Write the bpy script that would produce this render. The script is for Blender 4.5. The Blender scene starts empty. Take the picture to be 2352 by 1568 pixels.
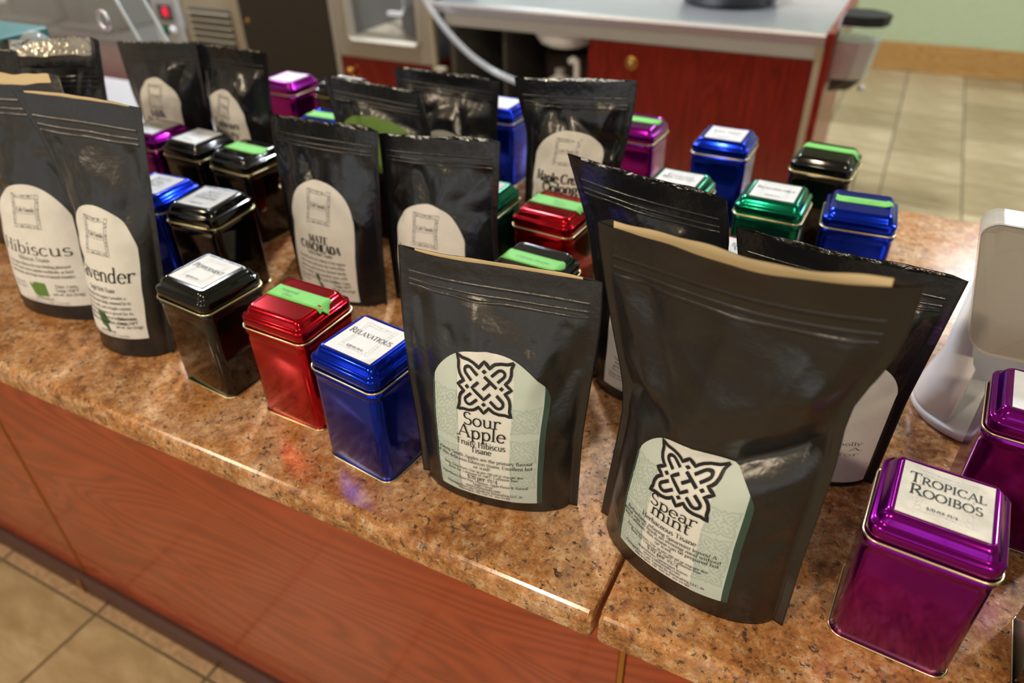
import bpy, bmesh, math, random
import numpy as np
from mathutils import Vector, Matrix

SC = bpy.context.scene
COL = SC.collection
CT = 0.9                      # counter top height (m); X runs along the counter, Y away from the customer side

# ---------------------------------------------------------------- camera
cam_d = bpy.data.cameras.new('camera')
cam = bpy.data.objects.new('camera', cam_d)
COL.objects.link(cam)
cam_d.sensor_width = 36.0
cam_d.lens = 25.55
cam_d.clip_start = 0.01
_p, _r, _h = math.radians(35.28), math.radians(-1.509), math.radians(28.0)
fw = Vector((0, math.cos(_p), -math.sin(_p)))
r0, u0 = Vector((1, 0, 0)), Vector((0, math.sin(_p), math.cos(_p)))
rt = r0 * math.cos(_r) + u0 * math.sin(_r)
up = u0 * math.cos(_r) - r0 * math.sin(_r)
M3 = Matrix((rt, up, -fw)).transposed()
M3 = Matrix.Rotation(_h, 3, 'Z') @ M3
cam.matrix_world = Matrix.Translation((0, 0, 1.3987)) @ M3.to_4x4()
cam_d.dof.use_dof = True
cam_d.dof.focus_distance = 0.57
cam_d.dof.aperture_fstop = 4.5
SC.camera = cam

# ---------------------------------------------------------------- world, light, exposure
SC.view_settings.view_transform = 'Standard'
SC.view_settings.look = 'None'
SC.view_settings.gamma = 1.0
SC.view_settings.use_curve_mapping = False
SC.view_settings.exposure = -0.1
world = bpy.data.worlds.new('world')
SC.world = world
world.use_nodes = True
world.node_tree.nodes['Background'].inputs[0].default_value = (0.86, 0.93, 1.0, 1)
world.node_tree.nodes['Background'].inputs[1].default_value = 1.6


def area(name, loc, size, power, col, rot=(0, 0, 0), shape='DISK', sy=None):
    d = bpy.data.lights.new(name, 'AREA')
    d.shape = shape
    d.size = size
    if sy:
        d.size_y = sy
    d.energy = power
    d.color = col
    o = bpy.data.objects.new(name, d)
    o.location = loc
    o.rotation_euler = rot
    COL.objects.link(o)
    return o


# ceiling lamps of the cafe: cool ones over the work aisle, warm ones over the customer side
WARM, COOL = (1.0, 0.80, 0.56), (0.84, 0.90, 1.0)
LAMPS = [((1.45, 2.55, 2.78), .20, 96, COOL), ((-1.38, 2.30, 2.78), .20, 88, COOL), ((-3.1, 2.3, 2.78), .20, 46, COOL),
         ((0.9, -1.3, 2.78), .22, 34, WARM), ((-0.8, -1.4, 2.78), .22, 40, WARM), ((-2.5, -1.2, 2.78), .22, 40, WARM),
         ((0.8, 4.6, 2.78), .60, 26, COOL), ((-2.6, 4.6, 2.78), .40, 16, COOL)]
ADDED_WINDOWS = [(-4.3, -2.9), (-2.3, -.9), (-.3, 1.1), (1.6, 2.9)]      # unseen windows added on the customer side for daylight and contrast in reflections, wall at Y = -3.2
for k, (l, s, p, c) in enumerate(LAMPS):
    area('lamp_light', l, s, p, c)


for x0, x1 in ADDED_WINDOWS:
    pl = area('window_daylight', ((x0 + x1) / 2, -3.19, 1.6), x1 - x0, 1, (1, 1, 1), (math.radians(90), 0, 0), 'RECTANGLE', 1.5)
    pl.data.cycles.is_portal = True  # portal guiding world light through the added opening
SC.cycles.use_denoising = True
SC.cycles.max_bounces = 8


# ---------------------------------------------------------------- helpers
def lin(c):
    return tuple(((x / 255.0) / 12.92 if x / 255.0 <= .04045 else ((x / 255.0 + .055) / 1.055) ** 2.4) for x in c) + (1,)


def mat(name, col, rough=.5, metal=0.0, spec=.5, coat=0.0, trans=0.0, emit=None, alpha=1.0, ior=1.45):
    m = bpy.data.materials.new(name)
    m.use_nodes = True
    b = m.node_tree.nodes['Principled BSDF']
    b.inputs['Base Color'].default_value = lin(col)
    b.inputs['Roughness'].default_value = rough
    b.inputs['Metallic'].default_value = metal
    b.inputs['Specular IOR Level'].default_value = spec
    b.inputs['Coat Weight'].default_value = coat
    b.inputs['Coat Roughness'].default_value = .05
    b.inputs['Transmission Weight'].default_value = trans
    b.inputs['IOR'].default_value = ior
    b.inputs['Alpha'].default_value = alpha
    if emit:
        b.inputs['Emission Color'].default_value = lin(emit[0])
        b.inputs['Emission Strength'].default_value = emit[1]
    return m


def nodes(m):
    return m.node_tree.nodes, m.node_tree.links, m.node_tree.nodes['Principled BSDF']


def tex(m, kind, scale=5, detail=4, rough=.6, dist=0, stretch=(1, 1, 1), rot=(0, 0, 0), coord='Object'):
    n, l, b = nodes(m)
    tc = n.new('ShaderNodeTexCoord')
    mp = n.new('ShaderNodeMapping')
    mp.inputs['Scale'].default_value = stretch
    mp.inputs['Rotation'].default_value = rot
    l.new(tc.outputs[coord], mp.inputs['Vector'])
    t = n.new(kind)
    t.inputs['Scale'].default_value = scale
    if 'Detail' in t.inputs:
        t.inputs['Detail'].default_value = detail
    if 'Roughness' in t.inputs:
        t.inputs['Roughness'].default_value = rough
    if 'Distortion' in t.inputs:
        t.inputs['Distortion'].default_value = dist
    l.new(mp.outputs[0], t.inputs['Vector'])
    return t


def ramp(m, src, stops):
    n, l, b = nodes(m)
    r = n.new('ShaderNodeValToRGB')
    e = r.color_ramp.elements
    while len(e) < len(stops):
        e.new(.5)
    for k, (p, c) in enumerate(stops):
        e[k].position = p
        e[k].color = lin(c) if len(c) == 3 else c
    l.new(src, r.inputs[0])
    return r


def mix(m, fac, a, b_, mode='MIX'):
    n, l, b = nodes(m)
    x = n.new('ShaderNodeMix')
    x.data_type = 'RGBA'
    x.blend_type = mode
    if isinstance(fac, (int, float)):
        x.inputs[0].default_value = fac
    else:
        l.new(fac, x.inputs[0])
    for s, v in ((6, a), (7, b_)):
        if isinstance(v, tuple):
            x.inputs[s].default_value = v
        else:
            l.new(v, x.inputs[s])
    return x.outputs[2]


def bump(m, src, strength=.2, dist=.001):
    n, l, b = nodes(m)
    x = n.new('ShaderNodeBump')
    x.inputs['Strength'].default_value = strength
    x.inputs['Distance'].default_value = dist
    l.new(src, x.inputs['Height'])
    l.new(x.outputs[0], b.inputs['Normal'])


# ---------------------------------------------------------------- materials
def granite():
    m = mat('granite', (190, 130, 85), .19, spec=.5)
    n, l, b = nodes(m)
    a = tex(m, 'ShaderNodeTexNoise', 95, 6, .7, .3)
    big = tex(m, 'ShaderNodeTexNoise', 9, 4, .6, .8)
    base = ramp(m, a.outputs[0], [(.31, (74, 48, 32)), (.42, (148, 94, 54)), (.53, (192, 136, 80)), (.65, (220, 192, 156))])
    tint = ramp(m, big.outputs[0], [(.38, (96, 60, 36)), (.50, (178, 126, 78)), (.64, (206, 180, 152))])
    c1 = mix(m, .42, base.outputs[0], tint.outputs[0])
    g = tex(m, 'ShaderNodeTexNoise', 150, 3, .6, .6)
    gm = ramp(m, g.outputs[0], [(.63, (0, 0, 0)), (.70, (255, 255, 255))])
    c2 = mix(m, gm.outputs[0], c1, lin((190, 172, 146)))
    s = tex(m, 'ShaderNodeTexNoise', 150, 6, .7, .25, rot=(.5, .3, 1))
    sm = ramp(m, s.outputs[0], [(.375, (255, 255, 255)), (.435, (0, 0, 0))])
    c3 = mix(m, sm.outputs[0], c2, lin((78, 62, 50)))
    s2 = tex(m, 'ShaderNodeTexVoronoi', 75)
    sm2 = ramp(m, s2.outputs[0], [(.16, (255, 255, 255)), (.26, (0, 0, 0))])
    pick = tex(m, 'ShaderNodeTexNoise', 30, 2)
    pm = ramp(m, pick.outputs[0], [(.48, (0, 0, 0)), (.56, (255, 255, 255))])
    f = mix(m, 1.0, sm2.outputs[0], pm.outputs[0], 'MULTIPLY')
    c4 = mix(m, f, c3, lin((74, 58, 52)))
    s3 = tex(m, 'ShaderNodeTexNoise', 330, 4, .65, .2, rot=(1, .2, .6))
    sm3 = ramp(m, s3.outputs[0], [(.36, (190, 190, 190)), (.46, (0, 0, 0))])
    c5 = mix(m, sm3.outputs[0], c4, lin((96, 72, 54)))
    l.new(c5, b.inputs['Base Color'])
    return m


def wood(name, c0, c1, c2, stretch, rough=.22, scale=2.2):
    m = mat(name, c1, rough, coat=.25)
    n, l, b = nodes(m)
    w = tex(m, 'ShaderNodeTexNoise', scale, 1.2, .45, .6, stretch=stretch)
    wv = n.new('ShaderNodeMath')
    wv.operation = 'MULTIPLY'
    wv.inputs[1].default_value = 34
    l.new(w.outputs[0], wv.inputs[0])
    fr = n.new('ShaderNodeMath')
    fr.operation = 'PINGPONG'
    fr.inputs[1].default_value = 1
    l.new(wv.outputs[0], fr.inputs[0])
    r = ramp(m, fr.outputs[0], [(.0, c0), (.45, c1), (1, c2)])
    f = tex(m, 'ShaderNodeTexNoise', 60, 4, .6, 0, stretch=tuple(s * 2 if s > 2 else s * .3 for s in stretch))
    fm = ramp(m, f.outputs[0], [(.35, tuple(int(x * .86) for x in c0)), (.65, c2)])
    l.new(mix(m, .3, r.outputs[0], fm.outputs[0]), b.inputs['Base Color'])
    return m


def tile_mat():
    m = mat('travertine tile', (176, 158, 122), .35)
    n, l, b = nodes(m)
    a = tex(m, 'ShaderNodeTexNoise', 5, 6, .65, .4, stretch=(1, 3.2, 1), coord='Object')
    oi = n.new('ShaderNodeObjectInfo')
    r = ramp(m, a.outputs[0], [(.3, (154, 136, 106)), (.5, (178, 162, 132)), (.7, (200, 188, 162))])
    v = ramp(m, oi.outputs['Random'], [(0, (214, 206, 190)), (1, (255, 250, 240))])
    c = mix(m, 1.0, r.outputs[0], v.outputs[0], 'MULTIPLY')
    p = tex(m, 'ShaderNodeTexVoronoi', 42)
    pm = ramp(m, p.outputs[0], [(.10, (255, 255, 255)), (.2, (0, 0, 0))])
    k = tex(m, 'ShaderNodeTexNoise', 4, 2)
    km = ramp(m, k.outputs[0], [(.52, (0, 0, 0)), (.62, (255, 255, 255))])
    f = mix(m, 1.0, pm.outputs[0], km.outputs[0], 'MULTIPLY')
    l.new(mix(m, f, c, lin((112, 96, 72))), b.inputs['Base Color'])
    return m


def foil(name):
    m = mat(name, (215, 210, 200), .25, metal=1)
    n, l, b = nodes(m)
    t = tex(m, 'ShaderNodeTexNoise', 90, 3, .5, .3)
    bump(m, t.outputs[0], .9, .004)
    return m


def film(name, col, rough):
    m = mat(name, col, rough, spec=.68)
    t = tex(m, 'ShaderNodeTexNoise', 14, 5, .6, .2)
    bump(m, t.outputs[0], .30, .010)
    return m


def steel(name, col=(204, 206, 208), rough=.32):
    m = mat(name, col, rough, metal=.85)
    t = tex(m, 'ShaderNodeTexNoise', 40, 2, .5, 0, stretch=(.05, 1, 1))
    bump(m, t.outputs[0], .05, .001)
    return m


def tinned(name, col, rough=.16, metal=.92):
    m = mat(name, col, rough, metal=metal, coat=.12)
    t = tex(m, 'ShaderNodeTexNoise', 16, 2, .5, .3)
    bump(m, t.outputs[0], .02, .004)
    return m


def paper(name, col, blotch=.05, rough=.65):
    m = mat(name, col, rough)
    n, l, b = nodes(m)
    t = tex(m, 'ShaderNodeTexNoise', 55, 5, .65)
    lo = tuple(int(x * (1 - blotch * 2)) for x in col)
    r = ramp(m, t.outputs[0], [(.35, lo), (.65, col)])
    l.new(r.outputs[0], b.inputs['Base Color'])
    bump(m, t.outputs[0], .08, .001)
    return m


MT = {
    'granite': granite(),
    'panel': wood('cherry panel', (128, 50, 26), (150, 60, 31), (166, 72, 38), (.8, 3, 4.2), .22, 1.5),
    'cherry': wood('dark cherry door', (92, 20, 10), (116, 28, 15), (132, 36, 20), (7, 3, .8), .32, 1.6),
    'skirt': mat('dark brown plinth', (72, 42, 32), .4),
    'tile': tile_mat(),
    'strip': paper('border tile', (190, 158, 124), .12, .4),
    'grout': paper('grout', (120, 108, 84), .1, .9),
    'wall': paper('green wall paint', (176, 188, 150), .02, .8),
    'ceil': mat('ceiling', (226, 224, 216), .9),
    'basewood': wood('oak baseboard', (150, 108, 54), (172, 128, 68), (184, 142, 82), (.8, 3, 8), .45, 2),
    'gold': mat('gold bead', (216, 206, 158), .25, metal=1),
    'brass': mat('brass trim', (190, 140, 60), .3, metal=.9),
    'black': tinned('black lacquer', (6, 6, 7), .09, .0),
    'red': tinned('red tin', (176, 10, 26), .15),
    'blue': tinned('blue tin', (6, 44, 200), .15),
    'purple': tinned('purple tin', (134, 10, 138), .15),
    'green': tinned('green tin', (4, 122, 92), .15),
    'pink': tinned('magenta tin', (196, 40, 120), .15),
    'paper': paper('label paper', (214, 214, 212), .02),
    'aged': paper('stained label paper', (208, 204, 188), .06),
    'cream': paper('cream label paper', (222, 221, 218), .02),
    'kraft': paper('mint label paper', (222, 223, 219), .02),
    'mint': mat('mint print', (188, 200, 194), .65),
    'mintline': mat('mint pattern print', (172, 187, 180), .65),
    'dkgreen': mat('dark green print', (52, 74, 66), .6),
    'ink': mat('black ink', (22, 22, 24), .55),
    'grey ink': mat('grey ink', (120, 120, 120), .6),
    'faint ink': mat('faint ink', (196, 196, 196), .6),
    'teal': mat('teal card', (44, 104, 104), .4),
    'leaf': mat('green print', (92, 128, 52), .6),
    'leafdark': mat('dark leaf print', (66, 96, 56), .6),
    'redprint': mat('dull red print', (150, 84, 74), .6),
    'tape': paper('green masking tape', (116, 198, 92), .04, .6),
    'film': film('matt black film', (27, 25, 24), .31),
    'film2': film('glossy black film', (18, 19, 21), .25),
    'foil': foil('foil lining'),
    'kraftfoil': mat('cream lining', (214, 192, 150), .4),
    'steel': steel('stainless steel'),
    'satin': mat('satin steel frame', (176, 168, 152), .38, metal=.45),
    'edge': mat('bright acrylic edge', (200, 210, 214), .2, alpha=.6),
    'steelgrey': mat('grey enamelled steel', (176, 176, 176), .45),
    'greige': mat('greige enamel', (168, 156, 132), .4),
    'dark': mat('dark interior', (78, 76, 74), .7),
    'umber': mat('dark umber panel', (44, 34, 20), .5),
    'glass': mat('clear glass', (235, 240, 238), .03, trans=.0, alpha=.07, spec=.6),
    'acrylic': mat('clear acrylic', (226, 232, 228), .05, alpha=.06, spec=.6),
    'white': mat('white plastic', (238, 240, 242), .25),
    'frost': mat('frosted plastic', (168, 163, 152), .35, alpha=.85, spec=.5),
    'rubber': mat('black rubber', (20, 20, 24), .5),
    'bulb': mat('lamp diffuser', (255, 240, 220), .5, emit=((255, 236, 206), 6.0)),
    'redlight': mat('red indicator', (220, 20, 60), .3, emit=((230, 10, 60), 1.0)),
    'hose': mat('clear hose', (200, 202, 202), .15, alpha=.35, spec=.6),
}


# ---------------------------------------------------------------- mesh helpers
def mesh_of(name, V, Fc, m=None, smooth=False):
    me = bpy.data.meshes.new(name)
    me.from_pydata([tuple(map(float, v)) for v in V], [], [tuple(int(i) for i in f) for f in Fc])
    me.validate()
    if smooth:
        me.polygons.foreach_set('use_smooth', [True] * len(me.polygons))
    if m is not None:
        me.materials.append(MT[m] if isinstance(m, str) else m)
    me.update()
    return me


def put(name, me, parent=None, loc=None, rotz=None):
    o = bpy.data.objects.new(name, me)
    COL.objects.link(o)
    if parent is not None:
        o.parent = parent
    if loc is not None:
        o.location = loc
    if rotz is not None:
        o.rotation_euler = (0, 0, rotz)
    return o


def obj(name, V, Fc, m, parent=None, smooth=False, loc=None, rotz=None):
    return put(name, mesh_of(name, V, Fc, m, smooth), parent, loc, rotz)


def tag(o, label=None, cat=None, group=None, kind=None):
    if label:
        o['label'] = label
    if cat:
        o['category'] = cat
    if group:
        o['group'] = group
    if kind:
        o['kind'] = kind
    return o


def empty(name, loc, rotz=0):
    o = bpy.data.objects.new(name, None)
    o.empty_display_size = .05
    COL.objects.link(o)
    o.location = loc
    o.rotation_euler = (0, 0, rotz)
    return o


BF = [(0, 3, 2, 1), (4, 5, 6, 7), (0, 1, 5, 4), (1, 2, 6, 5), (2, 3, 7, 6), (3, 0, 4, 7)]


def boxmesh(name, a, b, m, bev=0.0, seg=2):
    x0, y0, z0 = a
    x1, y1, z1 = b
    V = [(x0, y0, z0), (x1, y0, z0), (x1, y1, z0), (x0, y1, z0), (x0, y0, z1), (x1, y0, z1), (x1, y1, z1), (x0, y1, z1)]
    me = mesh_of(name, V, BF, m)
    if bev > 0:
        bm = bmesh.new()
        bm.from_mesh(me)
        bmesh.ops.bevel(bm, geom=bm.edges[:], offset=bev, segments=seg, profile=.5, affect='EDGES')
        bm.to_mesh(me)
        bm.free()
        me.polygons.foreach_set('use_smooth', [False] * len(me.polygons))
        me.update()
    return me


def box(name, a, b, m, parent=None, bev=0.0, seg=2):
    return put(name, boxmesh(name, a, b, m, bev, seg), parent)


def loft(loops, cap0=False, cap1=False, closed=True):
    n = len(loops[0])
    V = [p for L in loops for p in L]
    Fc = []
    for i in range(len(loops) - 1):
        for j in range(n if closed else n - 1):
            k = (j + 1) % n
            Fc.append((i * n + j, i * n + k, (i + 1) * n + k, (i + 1) * n + j))
    if cap0:
        Fc.append(tuple(range(n))[::-1])
    if cap1:
        Fc.append(tuple((len(loops) - 1) * n + j for j in range(n)))
    return V, Fc


def rrect(hx, hy, r, z, n=6):
    out = []
    for cx, cy, a0 in ((hx - r, hy - r, 0), (-hx + r, hy - r, 90), (-hx + r, -hy + r, 180), (hx - r, -hy + r, 270)):
        for k in range(n + 1):
            a = math.radians(a0 + 90 * k / n)
            out.append((cx + r * math.cos(a), cy + r * math.sin(a), z))
    return out


def tube(path, rad, n=8, closed=False, caps=True):
    P = [Vector(p) for p in path]
    N = len(P)
    loops = []
    for i in range(N):
        d = (P[(i + 1) % N] - P[i - 1]) if closed else (P[min(i + 1, N - 1)] - P[max(i - 1, 0)])
        d.normalize()
        ref = Vector((0, 0, 1)) if abs(d.z) < .9 else Vector((1, 0, 0))
        s = d.cross(ref).normalized()
        t = s.cross(d).normalized()
        r = rad(i / max(1, N - 1)) if callable(rad) else rad
        loops.append([tuple(P[i] + (s * math.cos(2 * math.pi * k / n) + t * math.sin(2 * math.pi * k / n)) * r) for k in range(n)])
    if closed:
        loops.append(loops[0])
    return loft(loops, caps and not closed, caps and not closed)


def lathe(prof, n=32, a0=0, a1=360):
    full = abs(a1 - a0) >= 359.9
    cnt = n if full else n + 1
    loops = [[(r * math.cos(math.radians(a0 + (a1 - a0) * k / n)), r * math.sin(math.radians(a0 + (a1 - a0) * k / n)), z) for k in range(cnt)] for r, z in prof]
    return loft(loops, closed=full)


def smoothstep(a, b, x):
    t = np.clip((np.asarray(x, float) - a) / (b - a), 0, 1)
    return t * t * (3 - 2 * t)


# ---------------------------------------------------------------- pen lettering (old-style serif drawn with a broad nib)
GL = {
    'A': (.80, "l .08 0 .40 1 ts;l .40 1 .72 0 e;l .2 .34 .6 .34"),
    'B': (.70, "l .16 0 .16 1 se;l .16 1 .32 1;a .32 .755 .22 .245 90 -90;l .16 .51 .34 .51;a .34 .255 .27 .255 90 -90;l .16 0 .34 0"),
    'C': (.80, "a .46 .5 .37 .5 48 312;l .72 .98 .72 .74 t"),
    'D': (.84, "l .16 0 .16 1 se;l .16 1 .36 1;a .36 .5 .40 .5 90 -90;l .16 0 .36 0"),
    'E': (.66, "l .16 0 .16 1 se;l .16 1 .56 1;l .56 1 .56 .84 t;l .16 .52 .44 .52;l .16 0 .58 0;l .58 0 .58 .18 t"),
    'F': (.60, "l .16 0 .16 1 se;l .16 1 .55 1;l .55 1 .55 .84 t;l .16 .52 .43 .52"),
    'G': (.84, "a .46 .5 .37 .5 48 330;l .76 .06 .76 .42 e"),
    'H': (.86, "l .18 0 .18 1 se;l .68 0 .68 1 se;l .18 .52 .68 .52"),
    'I': (.36, "l .18 0 .18 1 se"),
    'J': (.40, "l .24 .05 .24 1 e;a .10 .05 .14 .24 0 -90"),
    'K': (.78, "l .18 0 .18 1 se;l .18 .46 .62 1 te;l .30 .58 .70 0 e"),
    'L': (.62, "l .16 0 .16 1 se;l .16 0 .56 0;l .56 0 .56 .2 t"),
    'M': (.98, "l .14 0 .18 1 ts;l .18 1 .49 .05;l .49 .05 .80 1 t;l .80 1 .86 0 e"),
    'N': (.86, "l .16 0 .16 1 ts;l .16 1 .70 0;l .70 0 .70 1 te"),
    'O': (.90, "a .45 .5 .38 .51 0 360"),
    'P': (.64, "l .16 0 .16 1 se;l .16 1 .32 1;a .32 .73 .25 .27 90 -90;l .16 .46 .32 .46"),
    'Q': (.90, "a .45 .5 .38 .51 0 360;l .45 .05 .82 -.22"),
    'R': (.76, "l .16 0 .16 1 se;l .16 1 .32 1;a .32 .74 .25 .26 90 -90;l .16 .48 .32 .48;l .34 .48 .70 0 e"),
    'S': (.60, "a .30 .75 .20 .26 30 265;a .30 .25 .23 .26 95 -150"),
    'T': (.74, "l .37 0 .37 1 s;l .06 1 .68 1;l .06 1 .06 .82 t;l .68 1 .68 .82 t"),
    'U': (.82, "l .18 1 .18 .34 s;a .43 .34 .25 .35 180 360;l .68 .34 .68 1 te"),
    'V': (.78, "l .10 1 .40 0 s;l .40 0 .68 1 te"),
    'W': (1.1, "l .08 1 .34 0 s;l .34 0 .55 .95 t;l .55 .95 .78 0;l .78 0 1.0 1 te"),
    'X': (.76, "l .10 1 .66 0 se;l .64 1 .10 0 tse"),
    'Y': (.72, "l .08 1 .37 .46 s;l .64 1 .37 .46 ts;l .37 .46 .37 0 e"),
    'Z': (.70, "l .10 1 .62 1;l .62 1 .08 0;l .08 0 .62 0"),
    'a': (.56, "a .26 .47 .16 .18 150 0;l .42 .47 .42 .08;a .50 .08 .08 .08 180 290;a .26 .18 .17 .19 60 330"),
    'b': (.60, "l .14 .05 .14 1.06;a .32 .32 .21 .33 150 -150;l .14 1.06 .04 1.03 t"),
    'c': (.52, "a .29 .32 .22 .33 45 320"),
    'd': (.62, "l .46 0 .46 1.06;l .46 0 .56 .03 t;a .28 .32 .21 .33 30 330;l .46 1.06 .36 1.03 t"),
    'e': (.54, "a .29 .32 .22 .33 0 320;l .08 .36 .51 .36"),
    'f': (.38, "l .18 0 .18 .82 s;a .36 .82 .18 .25 180 60;l .05 .62 .36 .62"),
    'g': (.56, "a .26 .42 .18 .22 0 360;l .40 .58 .54 .64 t;a .26 .06 .12 .14 120 250;a .28 -.16 .22 .17 80 -260"),
    'h': (.64, "l .14 0 .14 1.06 s;l .14 1.06 .04 1.03 t;a .32 .40 .18 .25 180 0;l .50 .40 .50 0 e"),
    'i': (.30, "l .15 0 .15 .64 s;l .15 .64 .05 .60 t;d .14 .90"),
    'j': (.30, "l .17 -.1 .17 .64;a .05 -.1 .12 .2 0 -90;d .17 .90"),
    'k': (.60, "l .14 0 .14 1.06 s;l .14 .28 .48 .64 te;l .24 .38 .54 0 e"),
    'l': (.30, "l .15 0 .15 1.06 s;l .15 1.06 .04 1.03 t"),
    'm': (.94, "l .14 0 .14 .64 s;a .31 .40 .17 .25 180 0;l .48 .40 .48 0 e;a .65 .40 .17 .25 180 0;l .82 .40 .82 0 e"),
    'n': (.64, "l .14 0 .14 .64 s;l .14 .64 .04 .60 t;a .32 .40 .18 .25 180 0;l .50 .40 .50 0 e"),
    'o': (.58, "a .29 .32 .23 .33 0 360"),
    'p': (.62, "l .15 -.32 .15 .64 s;l .15 .64 .04 .60 t;a .34 .32 .21 .33 150 -150"),
    'q': (.62, "l .47 -.32 .47 .64 s;a .28 .32 .21 .33 30 330"),
    'r': (.44, "l .14 0 .14 .64 s;l .14 .64 .04 .60 t;a .34 .40 .20 .24 170 60;d .42 .58"),
    's': (.46, "a .23 .48 .14 .17 30 265;a .23 .16 .16 .17 95 -150"),
    't': (.38, "l .17 .12 .17 .84;a .28 .12 .11 .12 180 300;l .04 .62 .34 .62"),
    'u': (.64, "l .14 .64 .14 .22;a .31 .22 .17 .23 180 330;l .50 .64 .50 0;l .50 0 .60 .03 t;l .14 .64 .04 .62 t;l .50 .64 .40 .62 t"),
    'v': (.56, "l .06 .64 .28 0 s;l .28 0 .50 .64 te"),
    'w': (.82, "l .06 .64 .25 0 s;l .25 0 .41 .6 t;l .41 .6 .58 0;l .58 0 .76 .64 te"),
    'x': (.56, "l .07 .64 .49 0 se;l .48 .64 .07 0 tse"),
    'y': (.56, "l .06 .64 .28 0 s;l .50 .64 .20 -.3 ts;d .15 -.26"),
    'z': (.50, "l .06 .64 .44 .64;l .44 .64 .06 0;l .06 0 .44 0"),
    '0': (.58, "a .29 .42 .23 .43 0 360"), '1': (.40, "l .2 0 .2 .8 s;l .2 .8 .08 .7 t"),
    '2': (.56, "a .27 .6 .19 .22 160 -30;l .44 .5 .08 .02 t;l .08 0 .50 0"),
    '3': (.52, "a .24 .62 .17 .2 150 -90;a .24 .2 .2 .22 90 -150"),
    '4': (.58, "l .40 -.12 .40 .8;l .40 .8 .05 .16 t;l .05 .16 .54 .16"),
    '5': (.54, "l .14 .8 .46 .8;l .14 .8 .13 .44 t;a .25 .22 .20 .25 120 -150"),
    '6': (.56, "a .29 .24 .2 .25 0 360;a .5 .24 .41 .62 180 110"), '7': (.52, "l .08 .8 .48 .8;l .48 .8 .2 -.1"),
    '8': (.56, "a .28 .62 .16 .2 0 360;a .28 .2 .2 .22 0 360"), '9': (.56, "a .28 .52 .2 .25 0 360;a .07 .52 .41 .62 0 -70"),
    '.': (.26, "d .13 .05"), ',': (.26, "d .13 .05;l .15 .04 .08 -.14 t"), '!': (.30, "l .15 .28 .15 1;d .15 .05"),
    ':': (.28, "d .14 .08;d .14 .5"), "'": (.2, "l .1 1 .1 .76"), '-': (.40, "l .06 .30 .34 .30"), '/': (.44, "l .04 -.1 .40 1 t"),
    '$': (.60, "a .30 .6 .18 .2 30 265;a .30 .22 .20 .2 95 -150;l .3 -.12 .3 .95 t"),
    '#': (.70, "l .2 0 .32 .9 t;l .42 0 .54 .9 t;l .08 .3 .62 .3;l .12 .6 .66 .6"), '%': (.8, "a .2 .6 .13 .18 0 360;a .6 .2 .13 .18 0 360;l .15 0 .65 .8 t"),
    '(': (.36, "a .42 .36 .3 .62 125 235"), ')': (.36, "a -.06 .36 .3 .62 55 -55"), '*': (.4, "a .18 .78 .1 .12 0 360"),
    '&': (.84, "a .33 .76 .16 .22 0 360;a .32 .26 .24 .27 60 320;l .22 .62 .74 0;l .74 .45 .5 .08 t"), '=': (.5, "l .06 .3 .44 .3;l .06 .5 .44 .5"),
}


def ribbon(pts, wfun, out, step):
    P = [np.array(pts[0], float)]
    for q in pts[1:]:
        q = np.array(q, float)
        d = np.linalg.norm(q - P[-1])
        k = max(1, int(math.ceil(d / step)))
        b = P[-1]
        for i in range(1, k + 1):
            P.append(b + (q - b) * i / k)
    Q = []
    for i in range(len(P)):
        d = P[min(i + 1, len(P) - 1)] - P[max(i - 1, 0)]
        L = np.linalg.norm(d)
        if L < 1e-12:
            d = np.array((1., 0.))
        else:
            d = d / L
        w = wfun(d) / 2
        n = np.array((-d[1], d[0]))
        Q.append((P[i] - n * w, P[i] + n * w))
    for i in range(len(Q) - 1):
        out.append([tuple(Q[i][0]), tuple(Q[i + 1][0]), tuple(Q[i + 1][1]), tuple(Q[i][1])])


def disc(c, r, out, n=8):
    out.append([(c[0] + r * math.cos(2 * math.pi * k / n), c[1] + r * math.sin(2 * math.pi * k / n)) for k in range(n)])


def glyph(ch, x, y, s, out, thick=.135, thin=.055, slant=0.0, serif=True, sx=1.0, arcs=9):
    w, cmds = GL.get(ch, (.3, ''))
    T = lambda a, b: (x + (a + slant * b) * s * sx, y + b * s)
    wf = lambda d: (thin + (thick - thin) * min(1, abs(d[1]) * 1.05 + .12 * abs(d[0]))) * s
    tf = lambda d: thin * 1.15 * s
    for c in cmds.split(';'):
        t = c.split()
        if not t:
            continue
        if t[0] == 'l':
            a = list(map(float, t[1:5]))
            fl = t[5] if len(t) > 5 else ''
            ribbon([T(a[0], a[1]), T(a[2], a[3])], tf if 't' in fl else wf, out, .5 * s)
            if serif:
                for f, (px, py) in (('s', a[0:2]), ('e', a[2:4])):
                    if f in fl:
                        yy = py + (.02 if py < .3 else -.02)
                        ribbon([T(px - .13, yy), T(px + .13, yy)], tf, out, s)
        elif t[0] == 'a':
            cx, cy, rx, ry, a0, a1 = map(float, t[1:7])
            n = max(4, int(arcs * abs(a1 - a0) / 180))
            ribbon([T(cx + rx * math.cos(math.radians(a0 + (a1 - a0) * k / n)), cy + ry * math.sin(math.radians(a0 + (a1 - a0) * k / n))) for k in range(n + 1)], wf, out, 9)
        elif t[0] == 'd':
            disc(T(float(t[1]), float(t[2])), thick * .62 * s, out)
    return w * s * sx


def line_width(txt, caps=False):
    w = 0
    for k, ch in enumerate(txt):
        g = ch
        sc = 1
        if caps and ch.islower():
            g, sc = ch.upper(), .76
        w += GL.get(g, (.3, ''))[0] * sc
    return w


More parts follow.
